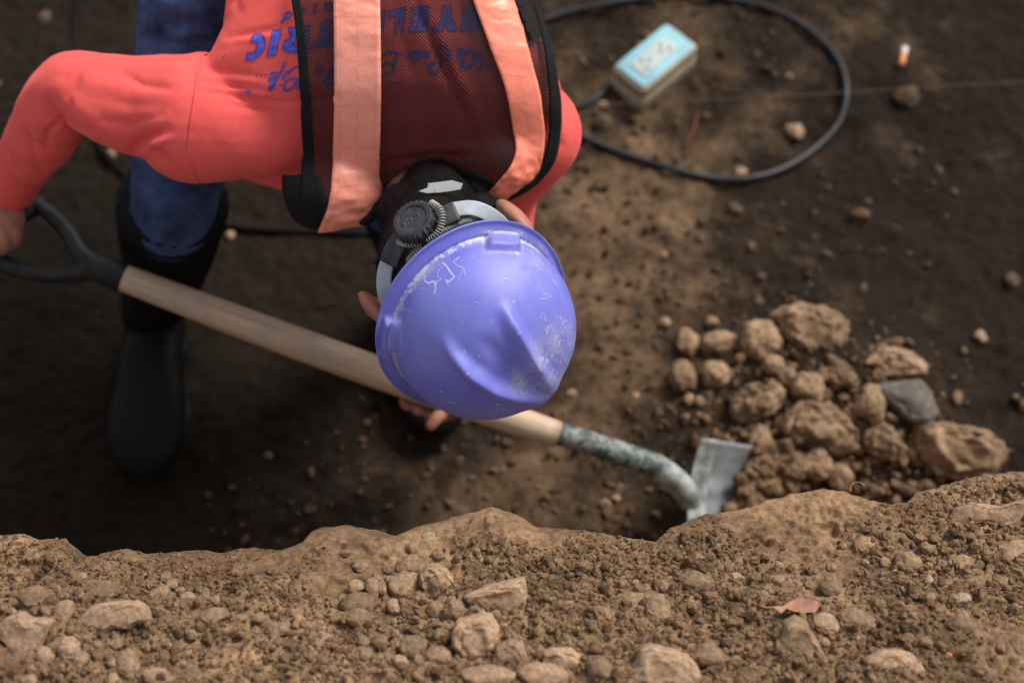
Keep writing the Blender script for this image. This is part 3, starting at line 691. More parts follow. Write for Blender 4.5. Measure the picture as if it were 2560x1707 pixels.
BANKS = [ # px, py, hw, hh, mat, facet, rot, height factor, label
 (290, 1544, 95, 46, 'pink', .5, .1, .55, 'large flat pinkish slab in the left part of the bank'),
 (78, 1590, 64, 62, 'pink', .5, .5, .6, 'big ragged pinkish clod at the left end of the bank'),
 (92, 1494, 50, 26, 'clod', .6, 0, .5, 'low brown slab at the left above the ragged pinkish clod'),
 (175, 1624, 30, 28, 'pink', .3, .2, .7, 'pale lump right of the ragged pinkish clod'),
 (206, 1648, 23, 18, 'pink', .3, 0, .7, 'smaller pale lump stuck to the pale lump at left'),
 (113, 1640, 24, 20, 'pink', .2, 0, .7, 'round lump at the foot of the ragged pinkish clod'),
 (165, 1530, 28, 26, 'clod', .4, .4, .5, 'wedge of brown earth between the two pinkish slabs'),
 (262, 1478, 46, 24, 'clod', .4, .1, .5, 'rough brown clod behind the large flat pinkish slab'),
 (453, 1477, 19, 13, 'pink', .2, 0, .7, 'upper of two small rounded lumps right of the flat slab'),
 (470, 1494, 20, 13, 'pink', .2, 0, .7, 'lower of two small rounded lumps right of the flat slab'),
 (448, 1512, 15, 12, 'clod', .2, 0, .7, 'dull lump below the pair of small rounded lumps'),
 (540, 1549, 52, 26, 'clod', .4, -.2, .5, 'low brown mound of hard earth left of centre'),
 (322, 1662, 32, 32, 'clod', .3, .5, .6, 'soft brown lump in the lower left below the flat slab'),
 (400, 1694, 46, 20, 'pink', .3, -.2, .5, 'pale low lump at the bottom edge in the left part'),
 (75, 1698, 22, 14, 'clod', .3, 0, .6, 'brown lump cut by the bottom left edge'),
 (282, 1700, 18, 18, 'pink', .4, 0, .6, 'pale pointed lump cut by the bottom edge at left'),
 (684, 1580, 17, 22, 'clod', .2, .3, .6, 'dull upright lump in the smooth sandy part of the bank'),
 (742, 1605, 17, 13, 'pink', .2, 0, .7, 'pale pebble in the smooth sandy part of the bank'),
 (1095, 1449, 47, 42, 'clod', .85, .3, .9, 'sharp-edged faceted clod standing near the middle of the bank'),
 (1258, 1500, 84, 46, 'pink', .85, .35, .75, 'triangular pale pink rock with a straight upper edge'),
 (1189, 1590, 60, 58, 'pink', .5, .1, .9, 'big rough pitted pink clod below the triangular rock'),
 (1014, 1470, 36, 32, 'clod', .3, 0, .7, 'brown clod left of the faceted one'),
 (1030, 1416, 44, 26, 'clod', .4, .3, .5, 'low crusty clod behind the faceted one'),
 (903, 1514, 42, 27, 'clod', .3, .1, .6, 'crusty pale-topped clod left of centre'),
 (900, 1548, 34, 22, 'clod', .3, .1, .5, 'low clod in front of the crusty pale-topped one'),
 (984, 1519, 16, 19, 'pink', .4, .5, .9, 'small pale chip standing among the central clods'),
 (1091, 1535, 25, 25, 'clod', .3, 0, .9, 'round dark clod below the faceted one'),
 (1133, 1531, 26, 24, 'clod', .3, 0, .9, 'round brown clod left of the triangular rock'),
 (1153, 1506, 12, 13, 'clod', .3, 0, .9, 'little chip at the left tip of the triangular rock'),
 (1275, 1632, 48, 44, 'clod', .4, .2, .8, 'tall brown clod right of the big pitted pink one'),
 (1413, 1652, 60, 36, 'pink', .3, -.3, .8, 'oval pink clod in the lower middle of the bank'),
 (1500, 1680, 34, 28, 'clod', .2, 0, .8, 'round brown clod right of the oval pink one'),
 (1221, 1694, 64, 24, 'pink', .3, 0, .7, 'broad blurred clod at the bottom edge under the pitted one'),
 (1356, 1698, 56, 30, 'pink', .3, 0, .7, 'broad blurred clod at the bottom edge under the oval one'),
 (1030, 1626, 27, 32, 'clod', .2, .2, .9, 'upright brown clod in the lower middle left'),
 (1098, 1646, 30, 20, 'clod', .3, -.3, .9, 'slanting clod left below the pitted pink one'),
 (1003, 1656, 20, 15, 'pink', .3, -.4, .9, 'small smooth pale chip among the lower clods'),
 (953, 1606, 20, 15, 'clod', .2, 0, .9, 'small round clod left of the upright brown one'),
 (892, 1470, 20, 17, 'clod', .2, 0, .8, 'small clod above the crusty pale-topped one'),
 (931, 1470, 18, 22, 'clod', .5, .2, .8, 'small blocky clod right above the crusty pale-topped one'),
 (903, 1415, 24, 15, 'clod', .3, 0, .6, 'low clod just under the crest left of centre'),
 (1590, 1508, 64, 28, 'clod', .4, .1, .5, 'long low clod right of centre'),
 (1646, 1530, 34, 34, 'clod', .3, .1, .5, 'crumbly lump at the right end of the long low clod'),
 (1652, 1668, 84, 62, 'pink', .6, .1, .8, 'large pale smooth stone at the bottom edge right of centre'),
 (1770, 1640, 40, 30, 'clod', .3, 0, .6, 'brown lump right of the large pale smooth stone'),
 (2000, 1615, 54, 84, 'clod', .5, .15, .6, 'tall cone of packed earth below the dry leaf'),
 (2062, 1560, 34, 26, 'pink', .3, -.4, .5, 'pale crumbly lump behind the tall cone of earth'),
 (2236, 1660, 76, 46, 'pink', .5, -.2, .6, 'broad reddish slab in the lower right of the bank'),
 (2437, 1460, 44, 26, 'clod', .7, .5, .5, 'smooth slanting stone near the right end of the bank'),
 (2406, 1500, 20, 17, 'pale', .3, 0, .7, 'small whitish lump under the smooth slanting stone'),
 (2322, 1454, 11, 15, 'pale', .4, 0, .9, 'small whitish upright chip left of the slanting stone'),
 (2490, 1302, 84, 42, 'pink', .5, -.5, .35, 'wide pale slab below the crest at the right edge'),
 (2540, 1385, 60, 30, 'clod', .5, .3, .4, 'brown slab cut by the right edge under the wide pale slab'),
 (2162, 1366, 32, 22, 'clod', .2, 0, .7, 'round rough clod in the upper right of the bank'),
 (2236, 1350, 34, 20, 'clod', .2, 0, .6, 'rough clod right of the round one in the upper right'),
 (1742, 1458, 46, 25, 'clod', .3, -.1, .6, 'brown crusty clod between the leaf and the long low clod'),
 (1844, 1446, 20, 14, 'pale', .2, 0, .7, 'smooth pale lump above the dry leaf'),
 (1946, 1454, 18, 14, 'pink', .2, 0, .9, 'pale rounded lump above right of the leaf'),
 (2075, 1466, 30, 26, 'clod', .5, .4, .6, 'pointed brown clod right of the dry leaf'),
 (2408, 1564, 36, 22, 'clod', .3, -.3, .6, 'brown lump low down near the right edge'),
 (2270, 1410, 34, 28, 'clod', .3, 0, .6, 'knobbly brown clod in the middle of the right part'),
 (2405, 1412, 28, 20, 'clod', .3, .2, .6, 'low clod above the smooth slanting stone'),
 (2140, 1550, 46, 26, 'clod', .3, -.2, .5, 'crumbly mound right of the leaf'),
 (2550, 1620, 26, 30, 'clod', .4, 0, .6, 'dim lump cut by the right edge low down'),
]
def on_bank(px, py):
    h = hit(BB, px, py); return h if h is not None else plane_hit(px, py)
for i, (px, py, hx, hy, mt, fc, ro, hf, lb) in enumerate(BANKS):
    p = on_bank(px, min(py, 1700)); w_ = proj(p)[2][0]; sx = hx * K * w_; sy = hy * K * w_ * 1.1; sz = min(sx, sy) * hf
    p = V(px, py, w_); ol = outl(lb)
    if 850 < px < 1520 and py > 1440: sx *= 1.14; sy *= 1.14; sz *= 1.2; fc = max(fc, .6)
    if ol:
        outline_clod('clod', lb, 'clod', ol, w_ - .007, min(sx, sy) * hf, M[mt], 800 + i, 4, .09, .42 if fc > .6 else .6, None, .15); continue
    clod('stone' if mt == 'grey' else 'clod', lb, 'stone' if mt == 'grey' else 'clod', p + np.array([0, -.0, sz * .48]), (sx, sy, sz), M[mt], 800 + i, 4 if hx > 24 else 3, .22, fc, None, ro)
rg = np.random.default_rng(55)
SHORT = []
for px, py, hx, hy, mt, fc, ro, hf, lb in BANKS:
    t = lb
    for cut_ in (' with ', ' in the ', ' at the ', ' near the ', ' below ', ' right of ', ' left of ', ' above ', ' behind ', ' under ', ' between ', ' among ', ' stuck ', ' cut by ', ' standing ', ' just ', ' low down', ' beside ', ' right above', ' left below', ' of hard', ' of earth'):
        t = t.split(cut_)[0]
    SHORT.append((px, py, max(hx, 22), max(hy, 20), t))
cnt = {}
for q in SHORT: cnt[q[4]] = cnt.get(q[4], 0) + 1
DIR = [('left of', -1, 0), ('right of', 1, 0), ('above', 0, -1), ('below', 0, 1), ('above left of', -.8, -.8), ('below right of', .8, .8), ('above right of', .8, -.8), ('below left of', -.8, .8)]
k_ = 0
for (sx_, sy_, hw_, hh_, t) in SHORT:
    if cnt[t] > 1: continue
    for dn2, ddx, ddy in [DIR[i] for i in rg.permutation(8)[:3]]:
        px = sx_ + ddx * (hw_ + 24); py = sy_ + ddy * (hh_ + 20)
        if not (12 < px < 2548) or py > 1695 or py < np.interp(px, [c[0] for c in CREST], [c[1] for c in CREST]) + 35: continue
        if any(abs(px - q[0]) < q[2] * .9 and abs(py - q[1]) < q[3] * .9 for q in SHORT): continue
        if len(('small brown lump just ' + dn2 + ' the ' + t).split()) > 16: continue
        p = on_bank(px, py); s_ = rg.uniform(.0042, .0075)
        clod('clod', 'small brown lump just ' + dn2 + ' the ' + t, 'clod', p + np.array([0, 0, s_ * .35]), (s_, s_ * rg.uniform(.7, 1.1), s_ * .8), M['clod'], 1200 + k_, 3, .36, .5, 'small lumps on the bank', rg.uniform(0, 3)); k_ += 1

# dry leaf
lf = [(1929, 1517), (1945, 1512), (1958, 1514), (1975, 1502), (2000, 1491), (2030, 1494), (2046, 1499), (2048, 1515), (2040, 1528), (2010, 1531), (1985, 1527), (1966, 1520), (1958, 1528), (1953, 1532), (1942, 1522)]
cwf = proj(on_bank(1995, 1520))[2][0] - .012
ds = densify(lf, 4); pts = list(ds); x = 1930
while x < 2048:
    y = 1492
    while y < 1532:
        if inside(x, y, ds): pts.append((x, y))
        y += 4
    x += 4
r_ = delaunay_2d_cdt([Vector(p) for p in pts], [(i, (i + 1) % len(ds)) for i in range(len(ds))], [], 0, 1e-4)
vo = r_[0]; fo = [tuple(t) for t in r_[2] if inside(sum(vo[i][0] for i in t) / 3, sum(vo[i][1] for i in t) / 3, ds)]
def leafz(a, b): return .0028 * math.sin((a - 1930) / 30) + .0022 * math.cos((b - 1490) / 14) + .0015 * abs(math.sin((a * .5 + b) / 17)) - .00010 * (b - 1510) * .5
top = [V(p[0], p[1], cwf + leafz(p[0], p[1])) for p in vo]; bot = [V(p[0], p[1], cwf + .0006 + leafz(p[0], p[1])) for p in vo]
nn = len(vo); sides = [(i, (i + 1) % len(ds), (i + 1) % len(ds) + nn, i + nn) for i in range(len(ds))]
lo = mk('dry_leaf', np.array(top + bot), fo + [tuple(i + nn for i in reversed(t)) for t in fo] + sides, M['leaf'])
tag(lo, 'curled reddish brown dry leaf lying on the bank', 'leaf')
v, f = tube([V(1900, 1513, cwf + .004), V(1915, 1518, cwf + .002), V(1931, 1517, cwf + .001)], [.0007, .0009, .0009], 8); mk('leaf_stalk', v, f, M['leaf'], lo)
# rootlet on the crest
h0 = on_bank(2127, 1226); w0 = proj(h0)[2][0]
v, f = tube([V(2126, 1228, w0), V(2128, 1214, w0), (V(2136, 1206, w0)), V(2150, 1205, w0 - .004), V(2160, 1211, w0 - .004), V(2169, 1202, w0 - .006)], [.0007, .0006, .0006, .0005, .0005, .0003], 6)
tag(mk('rootlet', v, f, M['root']), 'thin pale rootlet curling up from the bank crest', 'root')
h0 = on_bank(2372, 1636); clod('orange_speck', 'tiny orange crumb among the soil in the lower right', 'crumb', h0, (.0034, .0030, .0025), M['dots'], 31, 2)
h0 = on_bank(1072, 1342); clod('turquoise_speck', 'pale turquoise mineral patch just below the bank crest', 'mineral', h0 + np.array([0, 0, .001]), (.007, .005, .0010), plain('turquoise_mineral', (.27, .22, .155), .9, .2, 200, .001, .4, 200), 33, 3)
h0 = on_bank(364, 1437); clod('blue_speck', 'tiny pale blue chip in the left part of the bank', 'chip', h0, (.003, .0025, .002), plain('pale_blue_chip', (.30, .32, .31), .8), 35, 2)

# ------------------------------------------------------------------ cable, box, string, butt
def floor_line(P, lift): return [on_floor(a, b, lift) for a, b in P]
LOOP = [(1180, 110), (1290, 75), (1420, 30), (1560, 2), (1700, -14), (1830, -2), (1930, 24), (2020, 72), (2090, 140), (2116, 220), (2100, 300), (2045, 365), (1965, 418), (1880, 445), (1800, 447), (1700, 428), (1560, 385), (1430, 330), (1330, 290), (1250, 262)]
v, f = tube(floor_line(LOOP, .010), [.0065] * len(LOOP), 12, 6)
tag(mk('cable', v, f, M['cable']), 'long black cable lying in a wide oval loop on the trench floor', 'cable')
FEED = [(1575, 195), (1530, 215), (1480, 250), (1420, 272), (1350, 285), (1270, 290)]
BACK = [(205, -60), (196, 0), (188, 60), (186, 140), (200, 240), (260, 380), (400, 500), (540, 555), (640, 572), (730, 577), (840, 580), (960, 585)]
v, f = tube(floor_line(BACK, .004), [.0065] * len(BACK), 12, 6)
tag(mk('hose', v, f, plain('dull_black_hose', (.010, .010, .010), .9, .1)), 'dull black hose running behind the jeans leg on the dark floor', 'hose')

# socket box: top face corners in order far, right, near, left
bc = on_floor(1640, 190); bz = bc[2] + .072
TL, TR, TB, TLL = at_z(1668, 46, bz + .004), at_z(1750, 117, bz + .002), at_z(1608, 225, bz - .001), at_z(1527, 172, bz)
ctr = (TL + TR + TB + TLL) / 4; ex = (TR - TL + TB - TLL) / 2; ey = (TLL - TL + TB - TR) / 2
lx, ly = np.linalg.norm(ex), np.linalg.norm(ey); ux = ex / lx; uy = ey / ly; uz = np.cross(ux, uy); uz /= np.linalg.norm(uz); uz = uz if uz[2] > 0 else -uz
def rbox(c, hx, hy, z0, z1, r=.012, top=.004, k=6):
    out = []
    for sx, sy, a0 in ((1, 1, 0), (-1, 1, 90), (-1, -1, 180), (1, -1, 270)):
        for j in range(k):
            a = math.radians(a0 + 90 * j / (k - 1)); out.append((sx * (hx - r) + r * math.cos(a), sy * (hy - r) + r * math.sin(a)))
    rings = []
    for z, s in ((z0, 1), (z1 - top, 1), (z1 - top * .3, 1 - .3 * top / min(hx, hy)), (z1, 1 - top / min(hx, hy))):
        rings.append([c + ux * (a * s) + uy * (b * s) + uz * z for a, b in out])
    v = np.concatenate([np.array(q) for q in rings]); n = len(out); f = [tuple(q) for q in grid_faces(4, n, True)]
    f.append(tuple(range(3 * n, 4 * n))); f.append(tuple(reversed(range(n)))); return v, f
hx, hy = lx / 2, ly / 2
box = empty('socket_box', tuple(on_floor(1640, 190)))
tag(box, 'grimy beige socket box with a light blue lid inside the cable loop', 'socket box')
v, f = rbox(ctr, hx, hy, -.074, -.026, .010); mk('housing', v, f, M['fcol'], box)
v, f = rbox(ctr, hx * .975, hy * .975, -.0250, -.002, .010); mk('lid_rim', v, f, M['fcol'], box)
v, f = rbox(ctr, hx * .90, hy * .90, -.002, .0012, .008, .001); lid = mk('lid', v, f, M['blue'], box)
v, f = rbox(ctr - ux * .0 + uy * .004, hx * .46, hy * .62, .0013, .0035, .006, .001)
# plate elongated along the box's long side
pl = mk('socket_plate', v, f, M['plate'], box)
longer = uy if ly > lx else ux; shorter = ux if ly > lx else uy; hl = max(hx, hy)
for s in (-1, 1):
    for (a, b) in ((0, -1), (.006, 1), (-.011, .15)):
        cpos = ctr + longer * (s * hl * .34 + a * s) + shorter * (.009 * b) + uy * .004
        hv = []; q = ellipsoid(cpos + uz * .0035, (ux * .0038, uy * .0038, uz * .001), 12, 6); mk('pin_hole', q[0], q[1], M['hole'], pl)
v, f = tube([on_floor(a, b, .02 if i == 0 else .01) for i, (a, b) in enumerate(FEED)], [.006] * len(FEED), 10, 5); mk('supply_cord', v, f, M['cable'], box)
ST = [(1180, 275), (1420, 264), (1560, 259), (1700, 253), (1850, 246), (2000, 238), (2130, 230), (2350, 216), (2600, 203), (2800, 192)]
v, f = tube(floor_line(ST, .055), [.0008] * len(ST), 6, 4); tag(mk('string', v, f, M['twine']), 'thin taut builder string crossing the trench past the socket box', 'string')
a_, b_ = on_floor(2262, 122, .006), on_floor(2254, 163, .006); mid_ = a_ * .62 + b_ * .38
cg = empty('cigarette_butt', tuple(b_)); tag(cg, 'short cigarette butt with an orange filter on the dark floor', 'cigarette butt')
v, f = tube([mid_, b_], [.0052, .0050], 14, 3, cap=False); mk('filter', v, f, M['filter'], cg)
v, f = tube([a_, a_ * .5 + mid_ * .5, mid_], [.0066, .0060, .0053], 14, 2, cap=False); mk('paper_end', v, f, M['paper'], cg)
v, f = tube(floor_line([(1742, 285), (1738, 310), (1728, 335), (1716, 355), (1720, 375)], .012), [.002, .0026, .003, .0028, .002], 8)
tag(mk('red_root', v, f, M['redroot']), 'reddish root stub sticking out of the floor inside the cable loop', 'root')

# ------------------------------------------------------------------ the worker
base = at_z(700, 600, 0.0)
P_ = empty('person', tuple(base))
tag(P_, 'person bent over a shovel in a coral shirt, mesh safety vest and blue hard hat', 'person')
BN = np.array([0, -.10, .995])                       # back normal, nearly straight up
BN = BN / np.linalg.norm(BN)
def tor(px, py, w, hw, ht, tilt=0.0):
    c = V(px, py, w); a = RGT * hw; n = -FWD * .86 + UPV * .5; n = n / np.linalg.norm(n)
    return (c, a * math.cos(tilt) + n * hw * math.sin(tilt), n * ht)
TOR = [tor(790, -1000, 2.02, .14, .09), tor(800, -900, 2.0, .175, .115), tor(850, -500, 1.89, .175, .12), tor(905, -200, 1.81, .178, .122), tor(943, 0, 1.775, .184, .122),
       tor(955, 120, 1.76, .196, .118), tor(950, 240, 1.755, .225, .108), tor(955, 330, 1.76, .225, .095), tor(960, 400, 1.775, .205, .075), tor(975, 445, 1.79, .16, .050), tor(985, 475, 1.80, .09, .025)]
tv, tf = loft(TOR, 56, 2.25)
def VT(L): return [V(*p[:3]) for p in L]
AL = [(860, 330, 1.83, .050), (700, 308, 1.785, .066), (580, 300, 1.768, .076), (480, 293, 1.765, .080), (400, 272, 1.77, .065), (330, 263, 1.775, .059), (250, 240, 1.785, .053), (188, 222, 1.80, .046), (142, 262, 1.83, .047), (108, 332, 1.87, .044), (65, 400, 1.92, .038), (28, 468, 1.965, .033), (18, 484, 1.975, .031)]
av, af = tube(VT(AL), [p[3] for p in AL], 28, 5, cap=False)
AR = [(1120, 320, 1.83, .05), (1240, 320, 1.81, .064), (1305, 325, 1.80, .068), (1330, 340, 1.825, .064), (1296, 405, 1.89, .056), (1262, 480, 1.96, .047), (1250, 620, 2.02, .043), (1220, 760, 2.05, .040), (1190, 850, 2.07, .036), (1172, 900, 2.07, .033)]
rv, rf = tube(VT(AR), [p[3] for p in AR], 28, 5, cap=False)
sv, sf = union([(tv, tf), (av, af), (rv, rf)], .0036, 6)
FOLD = [([(574, 96), (650, 80), (735, 63)], -.0035, 9), ([(560, 108), (650, 92), (735, 76)], .002, 10),
        ([(494, 207), (555, 214), (612, 220)], -.003, 7), ([(497, 226), (555, 234), (620, 246), (690, 254), (750, 258)], -.0035, 8), ([(509, 172), (574, 180), (645, 190)], -.002, 8),
        ([(566, 262), (631, 271), (700, 282)], -.0025, 7), ([(500, 217), (600, 230), (700, 243)], .0025, 8), ([(500, 190), (600, 200), (700, 215)], .002, 9),
        ([(336, 376), (350, 352), (372, 336), (410, 327)], -.013, 13), ([(376, 372), (398, 384), (420, 412)], -.007, 9), ([(360, 385), (385, 360), (420, 345)], .006, 12),
        ([(425, 400), (440, 425), (470, 440)], -.004, 9), ([(119, 245), (135, 280), (165, 306), (220, 330)], -.009, 13), ([(110, 235), (150, 225), (220, 290), (300, 345)], .004, 22),
        ([(215, 170), (300, 190), (400, 205)], -.002, 20), ([(240, 240), (320, 260), (420, 270)], -.0025, 18), ([(330, 140), (400, 160), (470, 180)], .0025, 18),
        ([(8, 420), (40, 455), (90, 470), (125, 455)], -.004, 6), ([(5, 445), (40, 472), (85, 485)], -.0035, 5), ([(25, 385), (40, 430), (80, 455), (130, 440)], .0045, 7), ([(200, 190), (175, 240), (185, 290)], -.005, 10), ([(150, 300), (120, 330), (115, 370)], -.005, 9), ([(60, 330), (80, 360), (130, 380)], -.005, 8), ([(300, 180), (360, 215), (440, 225)], -.004, 11), ([(260, 300), (330, 310), (400, 290)], -.004, 11), ([(70, 330), (90, 400), (110, 440)], -.003, 12),
        ([(1385, 300), (1400, 360), (1370, 410)], -.003, 10), ([(1280, 470), (1320, 440), (1370, 400)], -.003, 9), ([(500, 60), (560, 40), (620, 0)], .002, 14), ([(600, 30), (590, 0), (600, -30)], -.003, 10)]
VF = [([(1040, -10), (1048, 38), (1097, 142), (1155, 268), (1197, 367)], -.0050, 11), ([(1070, 20), (1120, 142), (1180, 268), (1215, 350)], .0030, 16),
      ([(945, 404), (1021, 395), (1097, 385), (1200, 388)], -.0040, 9), ([(950, 385), (1050, 370), (1190, 368)], .0030, 12), ([(760, 248), (800, 246), (840, 236)], -.003, 7), ([(990, 0), (1010, 120), (1040, 220)], -.002, 16)]
sv = folds(sv, sf, FOLD + VF)
sn = normals(sv, sf); spx, spy, spw = proj(sv); armk = 1 - sstep(440, 640, spx); sv = sv + sn * (.0010 * fbm3(sv * 40, 3, 4) + .0020 * fbm3(sv * 13, 2, 14) + armk * .0022 * (1 - 2.2 * np.abs(fbm3(sv * np.array([9., 22., 16.]) + 3, 2, 24))))[:, None]
shirt = mk('shirt', sv, sf, M['shirt'], P_); shirt['label'] = 'coral red long-sleeved shirt with blue print on the back'
SB = bvh_of(sv, sf)
# sleeve seam, cuffs
seam = [(514, 124), (496, 180), (486, 250), (476, 320), (470, 375), (480, 425), (497, 466)]
v, f, uv = ribbon([(a - 3, b) for a, b in seam], [(a + 3, b) for a, b in seam], SB, .0012, 50, 4, .001); mk('sleeve_seam', v, f, M['shirt'], shirt)

# print on the shirt
def c1(P): return [(590 + a / 6.032, b / 6.032) for a, b in P]
def c2(P): return [(930 + a / 5.345, b / 5.345) for a, b in P]
BIG = [c1([(230, 645), (250, 570), (300, 520), (370, 520), (430, 570), (450, 650), (430, 740), (370, 830), (290, 890), (210, 912), (148, 912), (180, 800), (240, 800), (300, 760), (325, 700), (300, 655)]),
       c1([(560, 465), (690, 462), (600, 835), (470, 852)]),
       c1([(785, 430), (900, 415), (1130, 385), (1070, 770), (900, 800), (790, 800), (720, 760), (705, 690), (740, 620), (825, 570)]),
       c1([(1290, 330), (1430, 320), (1410, 590), (1530, 580), (1530, 690), (1110, 740), (1160, 640), (1250, 620)]),
       c2([(100, 150), (180, 150), (150, 490), (100, 480)]),
       c2([(220, 140), (460, 100), (435, 300), (415, 455), (390, 440), (385, 290), (360, 270), (330, 455), (295, 455), (320, 235), (235, 225)]),
       c2([(525, 100), (775, 85), (740, 300), (735, 425), (500, 430), (505, 350), (600, 350), (640, 330), (640, 300), (520, 300), (520, 225), (640, 210), (640, 185), (560, 185), (520, 160)]),
       c2([(940, 80), (1060, 80), (1060, 210), (1140, 410), (1020, 415), (980, 350), (940, 415), (800, 415), (900, 300), (935, 200)]),
       c2([(1210, 90), (1440, 90), (1450, 430), (1180, 415), (1190, 340), (1290, 330), (1290, 300), (1210, 300), (1210, 220), (1300, 215), (1310, 190), (1210, 180)]),
       c2([(2025, 570), (2120, 555), (2150, 620), (2040, 635)]),
       c1([(990, 130), (1045, 120), (1040, 200), (1000, 215)]), c1([(1190, 70), (1225, 60), (1200, 220), (1165, 210)])]
HOLE = {2: c1([(862, 660), (900, 630), (975, 625), (960, 690), (880, 695)])}
for i, pg in enumerate(BIG):
    cx = sum(p[0] for p in pg) / len(pg); cy = sum(p[1] for p in pg) / len(pg)
    L_, R_ = stroke(pg + [pg[0]], 1.0)
    v, f, uv = drape_polys([pg] + ([HOLE[i]] if i in HOLE else []), SB, .0009, 6); mk('print_letter', v, f, M['ink'], shirt)
    v, f, uv = drape_strokes([(densify(pg + [pg[0]], 8, False), 2.0)] + ([(densify(HOLE[i] + [HOLE[i][0]], 8, False), 2.0)] if i in HOLE else []), SB, .0012); mk('print_outline', v, f, M['ink_edge'], shirt)
SCR = [(c1([(740, 945), (690, 1060), (620, 1200), (560, 1320), (525, 1365), (505, 1335), (540, 1270), (600, 1225)]), 5), (c1([(497, 1140), (560, 1100), (630, 1115), (680, 1140)]), 4), (c1([(640, 1140), (570, 1165), (510, 1195), (505, 1215), (550, 1215), (610, 1180)]), 4),
       (c1([(770, 1075), (735, 1140), (700, 1205)]), 5), (c1([(790, 1130), (820, 1065), (890, 1020), (970, 1015)]), 4), (c1([(960, 1190), (880, 1190), (790, 1205), (735, 1260), (722, 1330), (765, 1370), (840, 1335), (900, 1250), (945, 1190)]), 5), (c1([(915, 1350), (945, 1290), (960, 1250)]), 5),
       (c1([(150, 1405), (178, 1350)]), 4), (c1([(188, 1412), (220, 1350)]), 4), (c1([(685, 360), (720, 290), (760, 205), (820, 195), (830, 230), (790, 275), (725, 290)]), 5),
       (c1([(1350, 60), (1460, 60), (1460, 140), (1360, 140), (1350, 70)]), 6), (c1([(1300, 990), (1230, 1040), (1210, 1090), (1280, 1100), (1310, 1040)]), 6), (c1([(1480, 1000), (1400, 1120), (1330, 1250), (1420, 1270), (1500, 1265)]), 7), (c1([(1370, 1130), (1440, 1190), (1510, 1180)]), 6),
       (c2([(430, 720), (340, 705), (230, 690), (140, 740)]), 5), (c2([(345, 710), (310, 800), (300, 900), (260, 975), (130, 1005)]), 7), (c2([(290, 840), (200, 845), (130, 880)]), 6),
       (c2([(485, 770), (530, 710), (600, 700), (610, 770), (540, 785)]), 9), (c2([(645, 685), (670, 770), (700, 690), (725, 770)]), 6), (c2([(770, 680), (745, 770)]), 6), (c2([(712, 835), (722, 855)]), 5),
       (c2([(870, 680), (930, 622), (1000, 640), (1050, 710), (1040, 780), (985, 800), (975, 770)]), 5), (c2([(900, 720), (925, 800), (905, 910), (855, 980), (790, 975), (750, 930), (780, 860), (850, 850)]), 7),
       (c2([(1135, 720), (1180, 675), (1235, 710), (1180, 765), (1140, 735)]), 8), (c2([(1150, 820), (1210, 800), (1245, 910), (1205, 930), (1190, 850)]), 7), (c2([(1260, 730), (1310, 672), (1360, 720), (1345, 850), (1270, 905)]), 7), (c2([(1340, 870), (1400, 800), (1460, 690)]), 7),
       (c2([(1380, 930), (1450, 905), (1500, 770)]), 7), (c2([(1530, 935), (1575, 885)]), 6)]
for pl_, w_ in SCR:
    if len(pl_) == 2: pl_ = densify(pl_, 3, False)
    v, f, uv = drape_strokes([(pl_, w_ + 1.0)], SB, .0008); mk('print_outline', v, f, M['ink_edge'], shirt)
    v, f, uv = drape_strokes([(pl_, w_ - 1.0)], SB, .0012); mk('print_script', v, f, M['ink'], shirt)
for a, b in ((450, 1132), (378, 1138), (318, 1145), (670, 1285)):
    q = c1([(a + 17 * math.cos(t * .7), b + 17 * math.sin(t * .7)) for t in range(9)])
    v, f, uv = drape_polys([q], SB, .0009, 3); mk('print_dot', v, f, M['ink_edge'], shirt)

# ---- safety vest: form for the cloth = torso a little larger, rolling over the shoulders
sh1 = ellipsoid(V(815, 472, 1.80), (RGT * .068, UPV * .050, -FWD * .066))
sh3 = ellipsoid(V(1235, 400, 1.79), (RGT * .055, UPV * .050, -FWD * .070)); sh4 = ellipsoid(V(830, 515, 1.81), (RGT * .058, UPV * .030, -FWD * .06))
fv, ff = union([(tv, tf), (av, af), (rv, rf), sh1, sh3, sh4], .005, 40)
fv = fv + normals(fv, ff) * .0075
fv = folds(fv, ff, VF); FB = bvh_of(fv, ff); BO = FB
vest = None
LB = [(738, -60), (742, 0), (752, 90), (760, 200), (766, 320), (770, 420), (772, 480), (778, 530), (800, 560)]
RB = [(1310, -60), (1322, 0), (1346, 90), (1368, 190), (1380, 290), (1374, 370), (1345, 430), (1290, 472), (1235, 495)]
panel = [(742, -60)] + LB[1:] + [(850, 552), (905, 530), (935, 498), (985, 466), (1050, 450), (1120, 445), (1190, 455), (1235, 490)] + RB[::-1][1:]
v, f, uv = drape_polys([panel], BO, .0045, 9); vest = mk('safety_vest', v, f, M['net'], P_, uv=uv)
vest['label'] = 'black mesh safety vest with orange reflective straps'
def band(Lp, Rp, off, mat, name, n=70, m=7, th=.003, parent=None, crease=None, bulge=0):
    v, f, uv = ribbon(Lp, Rp, BO, off, n, m, th, crease=crease, bulge=bulge); return mk(name, v, f, M[mat], parent or vest, uv=uv)
band([(729, -60), (733, 0), (744, 90), (751, 200), (756, 320), (758, 420), (757, 470), (757, 500)], [(748, -60), (753, 0), (766, 90), (776, 200), (783, 320), (788, 420), (790, 480), (800, 560)], .0065, 'black', 'edge_binding')
band([(1312, -60), (1322, 0), (1346, 90), (1364, 190), (1370, 290), (1362, 370), (1330, 430), (1285, 465), (1220, 492)], [(1334, -60), (1344, 0), (1362, 90), (1384, 190), (1396, 290), (1386, 385), (1350, 440), (1290, 482), (1235, 502)], .0065, 'black', 'edge_binding')
